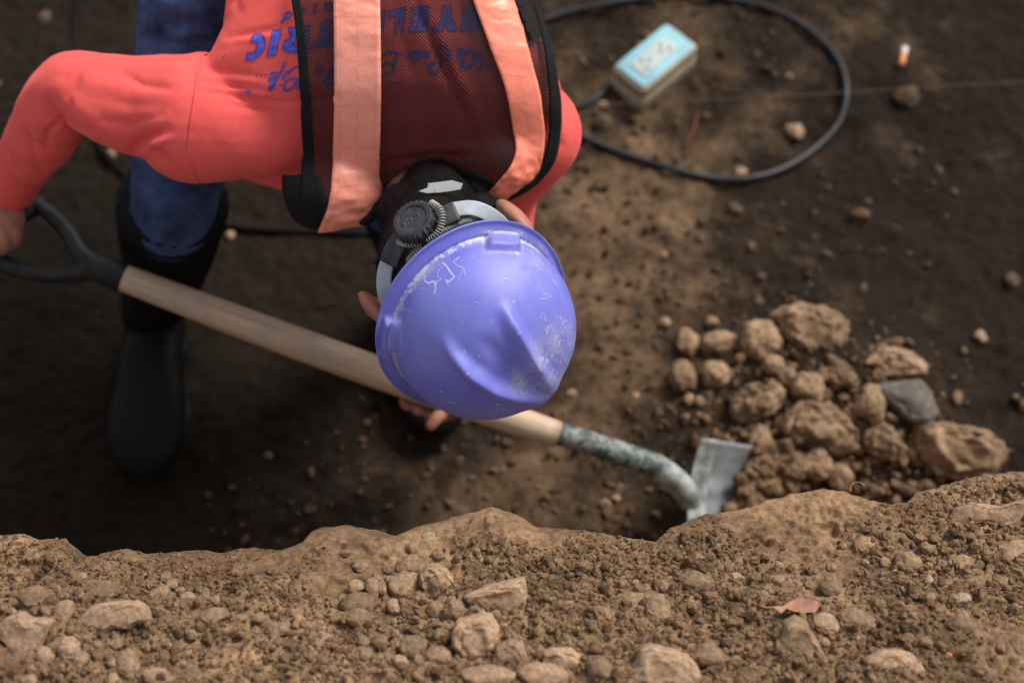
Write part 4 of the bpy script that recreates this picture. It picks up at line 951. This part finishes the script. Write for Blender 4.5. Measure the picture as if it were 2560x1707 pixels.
# front flap of the vest hanging over the shoulder
fl = [(712, 462), (716, 500), (735, 540), (762, 562), (800, 565), (840, 560), (830, 500), (820, 440), (770, 440)]
band([(712, 440), (713, 470), (722, 510), (742, 545), (780, 566)], [(800, 440), (810, 470), (822, 505), (826, 535), (830, 562)], .0055, 'black', 'shoulder_flap', 30, 8)
def wr(u, t): return (.0022 * float(fbm2(np.array([u * 3.1 + 4]), np.array([t * 34.0]), 3, 5)[0]) * (.3 + .9 * max(0, math.sin(t * 8 + .5))) + .0012 * float(fbm2(np.array([u * 1.1]), np.array([t * 7.0]), 2, 8)[0])) 
band([(836, -60), (837, 0), (838, 100), (838, 250), (832, 400), (822, 500), (797, 566)], [(950, -60), (951, 0), (953, 120), (953, 250), (949, 400), (941, 490), (903, 552)], .0085, 'tape_pink', 'reflective_strap', 110, 13, .003, crease=wr)
band([(1160, -60), (1178, 0), (1215, 100), (1262, 225), (1281, 330), (1276, 405), (1213, 482)], [(1258, -60), (1275, 0), (1310, 115), (1345, 240), (1356, 340), (1336, 425), (1262, 487)], .0085, 'tape_orange', 'reflective_strap', 110, 13, .003, crease=wr)
# collar binding round the nape
col = [(905, 540), (935, 505), (985, 470), (1050, 452), (1120, 448), (1190, 458), (1235, 487)]
colp = [hitg(BO, a, b, .004, 1.68) for a, b in col]
band([(905, 512), (945, 466), (1000, 438), (1070, 422), (1140, 420), (1200, 432), (1262, 462)], [(915, 560), (955, 515), (1005, 480), (1065, 464), (1125, 460), (1185, 470), (1240, 500)], .005, 'black', 'collar', 60, 6)
v, f = tube(colp, [.010, .011, .012, .012, .012, .011, .009], 14, 6, .7); mk('collar_binding', v, f, M['black'], vest)

# ---- head, hands and the rest of the body: one continuous surface
dI = RGT * .69 - UPV * .72; dI /= np.linalg.norm(dI); rI = RGT * .72 + UPV * .69; rI /= np.linalg.norm(rI)
AL_ = math.radians(50)
HU = -FWD * math.cos(AL_) + dI * math.sin(AL_); HF = dI * math.cos(AL_) + FWD * math.sin(AL_); HR = np.cross(HF, HU); HR = rI if HR @ rI > 0 else -rI
HO = V(1190, 798, 1.615)
def hl_(r, f_, u): return HO + HR * r + HF * f_ + HU * u
hc = hl_(0, .006, -.038)
head = [ellipsoid(hc, (HR * .072, HF * .088, HU * .094)), ellipsoid(hl_(0, .035, -.10), (HR * .050, HF * .055, HU * .055)),
        ellipsoid(hl_(0, .098, -.062), (HR * .011, HF * .020, HU * .022)), ellipsoid(hl_(0, .082, -.118), (HR * .022, HF * .012, HU * .010)), ellipsoid(hl_(0, .07, -.145), (HR * .022, HF * .02, HU * .016)),
        ellipsoid(hl_(.03, .080, -.045), (HR * .014, HF * .012, HU * .009)), ellipsoid(hl_(-.03, .080, -.045), (HR * .014, HF * .012, HU * .009)),
        tube([hl_(0, -.03, -.09), V(1085, 560, 1.745), V(1050, 450, 1.83), V(1020, 360, 1.87)], [.056, .056, .056, .05], 20)]
eaL, eaR = V(937, 772, 1.655), V(1286, 546, 1.655)
head += [ellipsoid(eaL, (HR * .010, HF * .020, HU * .034)), ellipsoid(eaR, (HR * .012, HF * .022, HU * .036)),
         tube([eaL, hc - HR * .04], [.012, .02], 10), tube([eaR, hc + HR * .04], [.012, .02], 10)]
core = [loft([(c, a * .80, b * .66) for c, a, b in TOR], 40, 2.2),
        tube(VT([(860, 330, 1.83), (480, 293, 1.77), (330, 262, 1.785), (190, 225, 1.81), (105, 330, 1.87), (28, 468, 1.965), (18, 500, 1.985)]), [.04, .048, .042, .037, .031, .024, .023], 20),
        tube(VT([(1180, 310, 1.80), (1300, 330, 1.82), (1296, 405, 1.892), (1262, 480, 1.963), (1250, 620, 2.022), (1190, 850, 2.07), (1165, 925, 2.072), (1140, 985, 2.07)]), [.045, .045, .038, .034, .030, .026, .023, .024], 20)]
# hand on the grip (cut by the picture edge) and hand on the shaft
hA = [tube(VT([(18, 500, 1.985), (12, 535, 1.99), (6, 570, 1.99)]), [.024, .032, .030], 16, 5, .62),
      tube(VT([(22, 545, 1.985), (34, 580, 1.975), (33, 606, 1.985), (20, 615, 2.005), (2, 600, 2.02)]), [.012, .0115, .0105, .0095, .008], 10),
      tube(VT([(6, 565, 1.98), (8, 600, 1.965), (4, 622, 1.98), (-12, 628, 2.00), (-24, 612, 2.015)]), [.012, .011, .0105, .0095, .008], 10),
      tube(VT([(-12, 570, 1.98), (-18, 606, 1.965), (-24, 632, 1.98), (-38, 636, 2.00), (-46, 618, 2.015)]), [.012, .011, .0105, .0095, .008], 10),
      tube(VT([(-30, 565, 1.985), (-42, 598, 1.975), (-50, 622, 1.985), (-60, 622, 2.00), (-66, 608, 2.01)]), [.011, .010, .009, .008, .007], 10),
      tube(VT([(-5, 530, 2.00), (20, 545, 2.02), (40, 572, 2.03), (38, 595, 2.03)]), [.013, .012, .011, .009], 10)]
hB = [tube(VT([(1140, 985, 2.07), (1122, 1008, 2.062), (1105, 1020, 2.06)]), [.024, .026, .022], 16, 5, .7),
      tube(VT([(1125, 1000, 2.045), (1108, 1028, 2.03), (1092, 1044, 2.02), (1078, 1062, 2.018)]), [.015, .0115, .0100, .0090], 10),
      tube(VT([(1110, 1000, 2.085), (1085, 992, 2.095), (1070, 1012, 2.08), (1070, 1030, 2.055), (1074, 1036, 2.038)]), [.011, .010, .0095, .0085, .0075], 10),
      tube(VT([(1105, 990, 2.085), (1062, 975, 2.095), (1044, 1000, 2.08), (1042, 1020, 2.055), (1047, 1026, 2.035)]), [.011, .010, .0095, .0092, .0085], 10),
      tube(VT([(1100, 980, 2.085), (1038, 962, 2.095), (1015, 990, 2.08), (1012, 1008, 2.055), (1017, 1015, 2.038)]), [.011, .010, .009, .0082, .0075], 10)]
bv_, bf_ = union(head + core + hA + hB, .0034, 3)
body = mk('body', bv_, bf_, M['skin'], P_)
# hair: cap over the back of the head and nape, with short strands at its edge
cap = [ellipsoid(hl_(0, .0, -.038), (HR * .078, HF * .090, HU * .098)), tube([hl_(0, -.04, -.08), V(1095, 560, 1.72), V(1085, 490, 1.755)], [.056, .056, .046], 20), ellipsoid(V(1012, 535, 1.735), (RGT * .034, UPV * .040, FWD * .035)), ellipsoid(V(1195, 535, 1.70), (RGT * .036, UPV * .026, FWD * .04))]  # hair lump at left added to darken the dimly lit neck skin
hv, hf = union(cap, .005, 4); hn = normals(hv, hf); hv = hv + hn * (.002 * fbm3(hv * np.array([160, 160, 160]), 2, 3))[:, None]
hair = mk('hair', hv, hf, M['hair'], P_)
rg = np.random.default_rng(9); px_, py_, w__ = proj(hv); sel = np.where(((hn * (C0 - hv)).sum(1) > 0))[0]; sel = rg.choice(sel, 2600)
d_ = hn[sel] * .6 + HF * -.3 - HU * .65 + rg.normal(size=(len(sel), 3)) * .35; d_ /= np.linalg.norm(d_, axis=1)[:, None]
s0 = hv[sel] - hn[sel] * .002; sd_ = np.cross(d_, C0 - s0); sd_ /= np.linalg.norm(sd_, axis=1)[:, None]; ln = rg.uniform(.006, .014, len(sel))[:, None]
hvv = np.stack([s0 - sd_ * .00035, s0 + sd_ * .00035, s0 + d_ * ln], 1).reshape(-1, 3)
st_ = mk('hair_strands', hvv, np.arange(len(hvv)).reshape(-1, 3), M['hair'], hair); st_['kind'] = 'stuff'

# ---- hard hat
na, nt = 260, 110; th = np.linspace(0, 2 * math.pi, na, endpoint=False); rows = []
def dome(th, t):
    """t 0 apex .. 1 dome foot .. 2 brim edge ; local r,f,u"""
    c, s = np.cos(th), np.sin(th)
    fx = np.where(c > 0, .119, .122); T = np.minimum(t, 1.0); ph = T * math.pi / 2
    rad = np.sin(ph) ** .93; up = np.cos(ph) ** .86 if np.isscalar(t) else np.cos(ph) ** .86
    r = s * .110 * rad; f = c * fx * rad; u = .117 * up
    # brim
    b = max(t - 1, 0)
    ext = .012 + .007 * np.clip(-c, 0, 1) + .034 * np.clip(c, 0, 1) ** 3
    R = np.hypot(r, f) + 1e-9; r = r * (1 + b * ext / R); f = f * (1 + b * ext / R)
    u = u - b * (.006 + .010 * np.clip(c, 0, 1) ** 2)
    r = r * .965; f = f * .965; u = u * .965
    return r, f, u
ts = list(np.linspace(0.004, 1, 92)) + list(np.linspace(1.02, 2, 14))
Rr, Ff, Uu = [], [], []
for t in ts:
    r, f_, u = dome(th, float(t)); Rr.append(r); Ff.append(f_); Uu.append(u + 0 * r)
Rr, Ff, Uu = map(np.array, (Rr, Ff, Uu)); TT = np.array(ts)[:, None] + 0 * Rr
vh = np.stack([Rr, Ff, Uu], -1).reshape(-1, 3); gf = grid_faces(len(ts), na, True)
nh = normals(vh, gf); cen = np.array([0, 0, .02]); nh = np.where(((vh - cen) * nh).sum(1)[:, None] < 0, -nh, nh)
r, f_, u = vh.T; t_ = TT.ravel(); disp = np.zeros(len(vh))
wpos = HO + vh[:, :1] * HR + vh[:, 1:2] * HF + vh[:, 2:3] * HU
qx, qy, qw = proj(wpos); dome_m = (t_ < .97)
front = sstep(-.02, .02, f_)
RID = [([(1104, 838), (1132, 884), (1176, 928), (1230, 964), (1290, 986), (1350, 996), (1390, 996)], .0150, 16), ([(1250, 752), (1278, 812), (1312, 876), (1344, 930), (1370, 970), (1385, 1000)], .0125, 18)]
rd = np.zeros(len(vh))
for pl_, am, wd in RID:
    dd, pr = dist_poly(qx, qy, pl_)
    rd = np.maximum(rd, am * np.exp(-(dd / (wd * (1 + .9 * sstep(.55, 1, pr)))) ** 2) * sstep(-.05, .35, pr) * (1 - .62 * sstep(.55, .92, pr)))
disp += rd * (t_ < 1)
dd, pr = dist_poly(qx, qy, [(1190, 830), (1250, 895), (1320, 960)]); disp -= .0030 * np.exp(-(dd / 24) ** 2) * sstep(0, .3, pr)
# accessory bosses and raised lip
for (bx, by, hw_, hh_, an, am) in ((1258, 604, 40, 22, .05, .008), (975, 838, 21, 40, .12, .008), (1395, 640, 10, 24, -.75, .004)):
    ca, sa = math.cos(an), math.sin(an); a = (qx - bx) * ca + (qy - by) * sa; b = -(qx - bx) * sa + (qy - by) * ca
    disp += am * (1 - sstep(.8, 1.15, np.abs(a) / hw_)) * (1 - sstep(.8, 1.15, np.abs(b) / hh_)) * (t_ < 1.6)
disp += .0028 * sstep(1.72, 1.95, t_) + .002 * np.exp(-((t_ - 1.0) / .05) ** 2) * -1
vh = vh + nh * disp[:, None]
wpos = HO + vh[:, :1] * HR + vh[:, 1:2] * HF + vh[:, 2:3] * HU
dust = .9 * np.exp(-((t_ - 1.0) / .035) ** 2) + .10
for (bx, by, rr_, am) in ((1385, 960, 42, .5), (1405, 860, 50, .5), (1330, 640, 60, .3), (1300, 955, 25, .6), (1345, 905, 40, .5)):
    dust += am * np.exp(-(((qx - bx) ** 2 + (qy - by) ** 2) / rr_ ** 2))
for (bx, by, hw_, hh_) in ((1258, 604, 44, 26), (975, 838, 25, 44)):
    k = np.maximum(np.abs(qx - bx) / hw_, np.abs(qy - by) / hh_); dust += .38 * np.exp(-((k - 1.08) / .10) ** 2)
# inner wall, 2.5 mm inside
inn = wpos - (nh[:, :1] * HR + nh[:, 1:2] * HF + nh[:, 2:3] * HU) * .0025
nv = len(wpos); lastr = (len(ts) - 1) * na
allv = np.vstack([wpos, inn, HO + HU * .1129, HO + HU * .1105]); F2 = [tuple(q) for q in gf] + [tuple(int(i) + nv for i in q[::-1]) for q in gf]
F2 += [(lastr + j, lastr + (j + 1) % na, nv + lastr + (j + 1) % na, nv + lastr + j) for j in range(na)]
F2 += [(2 * nv, (j + 1) % na, j) for j in range(na)] + [(2 * nv + 1, nv + j, nv + (j + 1) % na) for j in range(na)]
hat = mk('hard_hat', allv, F2, M['helmet'], P_, attr={'dust': np.r_[dust, dust * 0, .1, 0]})
hat['label'] = 'scuffed violet-blue hard hat with two ridges meeting at the front'
HB = bvh_of(wpos, [tuple(q) for q in gf])
c3 = lambda P: [(940 + a / 4.753, 430 + b / 4.753) for a, b in P]
SCT = [(c3([(785, 1080), (830, 1110), (870, 1170), (930, 1245)]), 4.5), (c3([(830, 1110), (760, 1150), (735, 1210), (740, 1260)]), 1.6), (c3([(570, 1280), (620, 1320), (690, 1300), (720, 1340)]), 5), (c3([(690, 1300), (710, 1380), (690, 1450)]), 4), (c3([(720, 1310), (780, 1270)]), 2.5),
       (c3([(580, 1250), (590, 1310), (640, 1340)]), 2.5), (c3([(820, 1290), (860, 1300), (840, 1330), (930, 1250)]), 4), (c3([(990, 1010), (925, 1070), (960, 1110), (1040, 1150), (1060, 1230)]), 2.0), (c3([(1040, 1160), (1000, 1230), (985, 1280)]), 1.5), (c3([(540, 1380), (560, 1390)]), 3),
       ([(1350, 748), (1376, 742), (1370, 735)], 1.6), ([(1352, 724), (1366, 738)], 1.4), ([(1120, 1003), (1140, 1008)], 2.4), ([(1100, 978), (1107, 979)], 3.4), ([(1240, 1010), (1250, 1011)], 3), ([(1195, 888), (1199, 892)], 3), ([(1014, 772), (1030, 780)], 1.6),
       ([(1400, 790), (1408, 815)], 2), ([(1370, 815), (1366, 835)], 2.5), ([(1382, 700), (1392, 712)], 1.6), ([(1303, 985), (1296, 952)], 2), ([(1170, 948), (1168, 955)], 3), ([(1260, 695), (1268, 699)], 4)]
rg = np.random.default_rng(12)
for k in range(70):
    if k < 40: a, b = rg.normal(1395, 26), rg.normal(850, 75)
    else: a, b = rg.normal(1240, 90), rg.normal(900, 80)
    an = rg.normal(-1.1, .5) if k < 40 else rg.uniform(0, 3); l = rg.uniform(2, 14) if k % 3 else rg.uniform(2, 4)
    SCT.append(([(a, b), (a + l * math.cos(an), b + l * math.sin(an))], rg.uniform(.8, 2.2)))
SCT = [s for s in SCT if all(hit(HB, *q) is not None for q in s[0])]
v, f, uv = drape_strokes([(densify(p, 4, False) if len(p) == 2 else p, w_) for p, w_ in SCT], HB, .00035)
sc_ = mk('scratches', v, f, M['chalk'], hat); sc_['kind'] = 'stuff'
rg = np.random.default_rng(15)
# suspension: headband at the back, ratchet, cords
def arc(pts, w): return [V(a, b, w) for a, b in pts]
hbL = VT([(985, 790, 1.585), (962, 730, 1.573), (962, 680, 1.567), (975, 640, 1.565), (995, 600, 1.563), (1040, 570, 1.560), (1090, 545, 1.558), (1130, 525, 1.557), (1175, 520, 1.559), (1215, 532, 1.563), (1250, 558, 1.573), (1270, 590, 1.585)])
def strapband(P, half, thick, mat, name, twist=0.0, parent=None):
    P = catmull(P, 6); T = np.gradient(P, axis=0); T /= np.linalg.norm(T, axis=1)[:, None]; rings = []
    for i, p in enumerate(P):
        n = -FWD * .85 + dI * -.35; n = n - T[i] * (n @ T[i]); n /= np.linalg.norm(n); s = np.cross(T[i], n)
        rings.append((p, s * half, n * thick))
    v, f = loft(rings, 20, 5); return mk(name, v, f, M[mat], parent or hat)
hb = strapband(hbL[7:], .0088, .0016, 'strap_grey', 'headband')
strapband(hbL[:4], .0088, .0016, 'strap_grey', 'headband')
strapband(VT([(972, 660, 1.561), (985, 625, 1.556), (1010, 592, 1.552), (1050, 568, 1.549), (1100, 545, 1.549), (1142, 528, 1.551)]), .0120, .0028, 'dark_plastic', 'ratchet_housing')
kn = V(1038, 556, 1.537); kx = (RGT * .80 + UPV * .60); kx /= np.linalg.norm(kx); kzn = -FWD * .80 - dI * .55 + 0 * RGT; kzn -= kx * (kzn @ kx); kzn /= np.linalg.norm(kzn); ky = np.cross(kzn, kx)
nk = 72; an_ = np.linspace(0, 2 * math.pi, nk, endpoint=False); kv = []
for z, s, tooth in ((-.010, 1.0, 1), (.004, 1.0, 1), (.0075, .93, 1), (.0085, .86, 0), (.0085, .70, 0), (.0068, .66, 0), (.0068, .10, 0)):
    rr_ = .0245 * s * (1 + (.035 * np.sign(np.sin(an_ * 24)) if tooth else 0))
    kv.append(kn[None] + kx[None] * (np.cos(an_) * rr_)[:, None] + ky[None] * (np.sin(an_) * rr_)[:, None] + kzn[None] * z)
kv = np.concatenate(kv); kf = [tuple(q) for q in grid_faces(7, nk, True)] + [tuple(range(6 * nk, 7 * nk))]
mk('ratchet_knob', kv, kf, M['dark_plastic'], hat, smooth=False)
kb = []                                           # worn raised characters across the knob face
for j in range(6):
    o = kn + kzn * .0074 + kx * (-.0115 + .0046 * j)
    for t in range(2):
        a = o + ky * (.0025 if t else -.0025) ; b = o + kx * .0024 + ky * (-.0022 if (t + j) % 2 else .0026)
        kb.append(tube([a, b], [.00045, .0004], 6, 2))
v, f = merge(kb); mk('knob_marks', v, f, plain('scuffed_plastic', (.10, .105, .11), .6), hat)
cordm = plain('braided_cord_light', (.46, .44, .38), .7, .2, None, 0, .15, 60)
def cord(P, r, name):
    core = tube(P, [r * .72] * len(P), 10, 6); mk(name, core[0], core[1], M['dark_plastic'], hat)
    Q = catmull(P, 10); d = np.r_[0, np.cumsum(np.linalg.norm(np.diff(Q, axis=0), axis=1))]; parts = []; s = 0
    while s < d[-1]:
        c = np.array([np.interp(s, d, Q[:, k]) for k in range(3)]); c2_ = np.array([np.interp(s + .001, d, Q[:, k]) for k in range(3)]); T = c2_ - c
        if np.linalg.norm(T) < 1e-9: break
        T /= np.linalg.norm(T); u_ = np.cross(T, FWD); u_ /= np.linalg.norm(u_); w2 = np.cross(T, u_)
        parts.append(ellipsoid(c, (u_ * r, w2 * r, T * .00085), 10, 5)); s += .0030
    v, f = merge(parts); o = mk(name + '_rings', v, f, cordm, hat); o['kind'] = 'stuff'
cord(VT([(1078, 508, 1.533), (1098, 522, 1.527), (1106, 545, 1.525), (1100, 570, 1.525), (1085, 592, 1.527), (1066, 603, 1.531)]), .0044, 'coiled_cord')
cord(VT([(998, 604, 1.548), (1025, 611, 1.536), (1055, 607, 1.534), (1085, 592, 1.540), (1120, 572, 1.548), (1160, 556, 1.558), (1200, 548, 1.570), (1232, 548, 1.580)]), .0042, 'coiled_cord')
cord(VT([(1052, 617, 1.535), (1036, 634, 1.537), (1020, 655, 1.543)]), .0042, 'coiled_cord')
# white label at the nape
lb = [(1047, 478), (1068, 470), (1071, 462), (1068, 459), (1100, 455), (1130, 451), (1157, 459), (1152, 473), (1125, 478), (1100, 481), (1068, 483)]
lv = []; 
HRB = bvh_of(hv, hf); ws_ = [proj(colp[3])[2][0], proj(colp[4])[2][0]]
for q in lb:
    for B_ in (HRB, BO):
        h_ = hit(B_, *q)
        if h_ is not None: ws_.append(proj(h_)[2][0])
wl_ = min(ws_) - .012
r_ = delaunay_2d_cdt([Vector(p) for p in densify(lb, 5)], [], [list(range(len(densify(lb, 5))))], 1, 1e-4)
tv_ = [V(p[0], p[1], wl_ + .0006 * (p[1] - 465) * .3) for p in r_[0]]; bv2 = [V(p[0], p[1], wl_ + .0012 + .0006 * (p[1] - 465) * .3) for p in r_[0]]; nn = len(tv_)
mk('nape_label', np.array(tv_ + bv2), [tuple(t) for t in r_[2]] + [tuple(i + nn for i in reversed(t)) for t in r_[2]] + [(i, (i + 1) % nn, (i + 1) % nn + nn, i + nn) for i in range(nn)], M['white'], vest, smooth=False)

# ---- legs
def lege(hip, knee, ank, rk):
    mid = (np.array(hip) + np.array(knee)) / 2 + np.array([0, 0, .01]); sh = (np.array(knee) + np.array(ank)) / 2 + np.array([0, .02, 0])
    return tube([hip, mid, knee, np.array(knee) * .75 + np.array(ank) * .25, sh], [.095, .086, rk, rk * .88, rk * .7], 24, 6)
hipL, kneeL, ankL = np.array([-.36, 1.70, .86]), np.array([-.468, 1.25, .465]), np.array([-.570, 1.26, .11])
hipR, kneeR, ankR = np.array([-.18, 1.72, .86]), np.array([-.165, 1.30, .47]), np.array([-.185, 1.36, .11])
jv, jf = union([lege(hipL, kneeL, ankL, .061), lege(hipR, kneeR, ankR, .068), ellipsoid((-.27, 1.74, .90), ((.17, 0, 0), (0, .13, 0), (0, 0, .13)))], .005, 5)
jv = folds(jv, jf, [([(380, 20), (440, 60), (520, 70)], -.006, 16), ([(380, 90), (450, 110), (560, 100)], -.005, 14), ([(330, 430), (400, 470), (500, 440)], -.008, 16), ([(340, 400), (430, 430), (540, 420)], .006, 18), ([(400, 0), (470, 30), (540, 20)], .005, 14)])
jn = normals(jv, jf); jv = jv + jn * (.004 * fbm3(jv * 16, 3, 8))[:, None]
mk('jeans', jv, jf, M['jeans'], P_)
def boot(ank, top, toe_dir, ltag):
    ank = np.array(ank); d = np.array([toe_dir[0], toe_dir[1], 0]); d /= np.linalg.norm(d); s = np.array([d[1], -d[0], 0]); z = np.array([0, 0, 1.])
    g = np.array([ank[0], ank[1], 0.012])
    rg_ = []
    for f_, hw_, h_ in ((-.075, .020, .03), (-.068, .036, .055), (-.04, .043, .085), (0, .045, .105), (.05, .050, .095), (.10, .057, .080), (.15, .062, .068), (.185, .058, .060), (.212, .049, .050), (.230, .036, .040), (.243, .018, .026)):
        rg_.append((g + d * f_ + z * (h_ / 2 + .012), s * hw_, z * h_ / 2))
    foot = loft(rg_, 28, 2.7)
    a2 = g + z * .06; tp = np.array(top); mid = a2 * .6 + tp * .4 + d * -.005
    shaft = tube([a2 - d * .012, a2 + z * .06 - d * .02, mid, tp], [.045, .048, .058, .077], 28, 6, cap=False)
    v, f = union([foot, shaft], .005, 5)
    zz = v @ ((tp - a2) / np.linalg.norm(tp - a2)); L0 = tp @ ((tp - a2) / np.linalg.norm(tp - a2)); n = normals(v, f)
    q = L0 - zz; up_ = sstep(.28, .18, q)                                    # ring-shaped creases near the top
    v = v + n * (.0035 * np.sin(q * 2 * math.pi / .032 + 3 * (v @ s)) * (1 - sstep(.10, .20, q)) + .0022 * fbm3(v * 22, 3, 5))[:, None]
    b = mk('boot', v, f, M['rubber'], P_)
    so = []
    for zq, k in ((0.0, .97), (.012, 1.02), (.020, 1.06), (.028, 1.06), (.032, .98)):
        ring = []
        for t in np.linspace(0, 2 * math.pi, 60, endpoint=False):
            c_, s_ = math.cos(t), math.sin(t); f__ = .075; wd_ = (.063 if c_ > 0 else .048) * (1 - .12 * (abs(c_ + .15) < .3))
            ring.append(g + d * (.081 + .158 * c_ * k) + s * (wd_ * k * np.sign(s_) * abs(s_) ** .9) + z * (zq - .002))
        so.append(ring)
    sv_ = np.concatenate([np.array(q) for q in so]); sf_ = [tuple(q) for q in grid_faces(5, 60, True)] + [tuple(range(240, 300)), tuple(reversed(range(60)))]
    mk('sole', sv_, sf_, M['rubber'], b); return b
zL = float(floor_z(np.array([-.56]), np.array([1.2]))[0])
boot((-.580, 1.268, 0), kneeL + np.array([-.008, .004, -.022]), (.02, -1), 'l')
boot((-.150, 1.345, 0), kneeR + np.array([0, -.02, .09]), (.13, -1), 'r')

# ------------------------------------------------------------------ shovel
shv = empty('shovel', tuple(on_floor(1720, 1240))); tag(shv, 'square-bladed shovel with a worn wooden shaft and black metal grip held by the worker', 'shovel')
s0, s1 = V(290, 687, 1.99), V(1394, 1086, 2.05)
n = 40; tt = np.linspace(0, 1, n); rr = .0185 + .0042 * np.sin(np.pi * tt) ** .8 + .0008 * tt
T = (s1 - s0) / np.linalg.norm(s1 - s0); u_ = np.cross(T, FWD); u_ /= np.linalg.norm(u_); w_ = np.cross(T, u_)
m_ = 32; an = np.linspace(0, 2 * math.pi, m_ + 1); vv = []; uvv = []
for i, t in enumerate(tt):
    c = s0 + (s1 - s0) * t + (-UPV * .004 + -FWD * .004) * math.sin(math.pi * t)
    for a in an: vv.append(c + (u_ * math.cos(a) + w_ * math.sin(a)) * rr[i]); uvv.append((a / 2.2, t * 1.3))
vv = np.array(vv); ff_ = [tuple(q) for q in grid_faces(n, m_ + 1)] + [tuple(range(m_)), tuple((n - 1) * (m_ + 1) + j for j in reversed(range(m_)))]
shaft = mk('shaft', vv, ff_, M['wood'], shv, uv=np.array(uvv))
SK = [(1385, 1083, 2.05), (1430, 1092, 2.055), (1500, 1115, 2.07), (1580, 1142, 2.09), (1640, 1165, 2.11), (1680, 1192, 2.13), (1710, 1225, 2.15), (1726, 1250, 2.165)]
v, f = tube(VT(SK[:5]), [.0165, .0165, .0172, .0180, .0185], 24, 6); mk('socket', v, f, M['socket'], shv)
v, f = tube(VT(SK[4:]), [.0185, .0185, .020, .018], 24, 6); nk_ = mk('neck', v, f, M['metal'], shv)
# blade: top edge runs from far corner A to near corner B; body goes off to the right, under the heap
A = V(1733, 1090, 2.165); Bc = V(1700, 1330, 2.165); A2 = V(1990, 1130, 2.235); B2 = V(1960, 1360, 2.235)
gv = []; nu, nvv = 26, 22
for side in (0, 1):
    for i in range(nu):
        for j in range(nvv):
            a = i / (nu - 1); b = j / (nvv - 1)
            p = (A * (1 - b) + Bc * b) * (1 - a) + (A2 * (1 - b) + B2 * b) * a
            nn_ = np.cross(A2 - A, Bc - A); nn_ /= np.linalg.norm(nn_); nn_ = nn_ if nn_ @ (-FWD) > 0 else -nn_
            dish = .016 * (2 * b - 1) ** 2 * (1 - .3 * a); rib = .010 * math.exp(-((b - .52) / .07) ** 2) * max(0, 1 - a * 2.2)
            tread = .010 * max(0, 1 - a / .12)
            gv.append(p + nn_ * (dish + rib + tread - .002 * side) - (A2 - A) / np.linalg.norm(A2 - A) * 0)
gv = np.array(gv); g1 = grid_faces(nu, nvv); NV = nu * nvv
bord = [i * nvv for i in range(nu)] + [(nu - 1) * nvv + j for j in range(1, nvv)] + [i * nvv + nvv - 1 for i in range(nu - 2, -1, -1)] + [j for j in range(nvv - 2, 0, -1)]
gf_ = [tuple(q) for q in g1] + [tuple(int(k) + NV for k in q[::-1]) for q in g1] + [(bord[i], bord[(i + 1) % len(bord)], bord[(i + 1) % len(bord)] + NV, bord[i] + NV) for i in range(len(bord))]
mk('blade', gv, gf_, M['blade'], shv)
edgeA = [A * (1 - t) + Bc * t + nn_ * (.016 * (2 * t - 1) ** 2 + .015) for t in np.linspace(0, 1, 9)]
v, f = tube([p + (A2 - A) / np.linalg.norm(A2 - A) * .015 - nn_ * .004 for p in edgeA], [.016] * 9, 18, 4, .16, ref=tuple(nn_), cap=False); mk('tread', v, f, M['metal'], shv)
# grip
g0 = V(285, 686, 1.99)
gp = [tube([V(296, 689, 1.99), V(262, 676, 1.988), V(232, 664, 1.986)], [.0215, .021, .0185], 20, 5),
      tube(VT([(245, 668, 1.987), (205, 635, 1.985), (178, 590, 1.99), (148, 555, 2.0), (112, 525, 2.01), (85, 510, 2.02)]), [.018, .0150, .0135, .0125, .0115, .0115], 16, 6),
      tube(VT([(245, 668, 1.987), (190, 682, 1.985), (120, 688, 1.985), (60, 678, 1.985), (0, 655, 1.99), (-45, 620, 2.0), (-62, 590, 2.01)]), [.018, .0130, .0115, .0125, .0135, .0125, .0115], 16, 6)]
v, f = union(gp, .003, 4); mk('grip_yoke', v, f, M['dark_metal'], shv)
v, f = tube(VT([(100, 512, 2.02), (15, 552, 2.01), (-70, 592, 2.01)]), [.0125, .0145, .0125], 18, 6); mk('grip_bar', v, f, M['dark_metal'], shv)
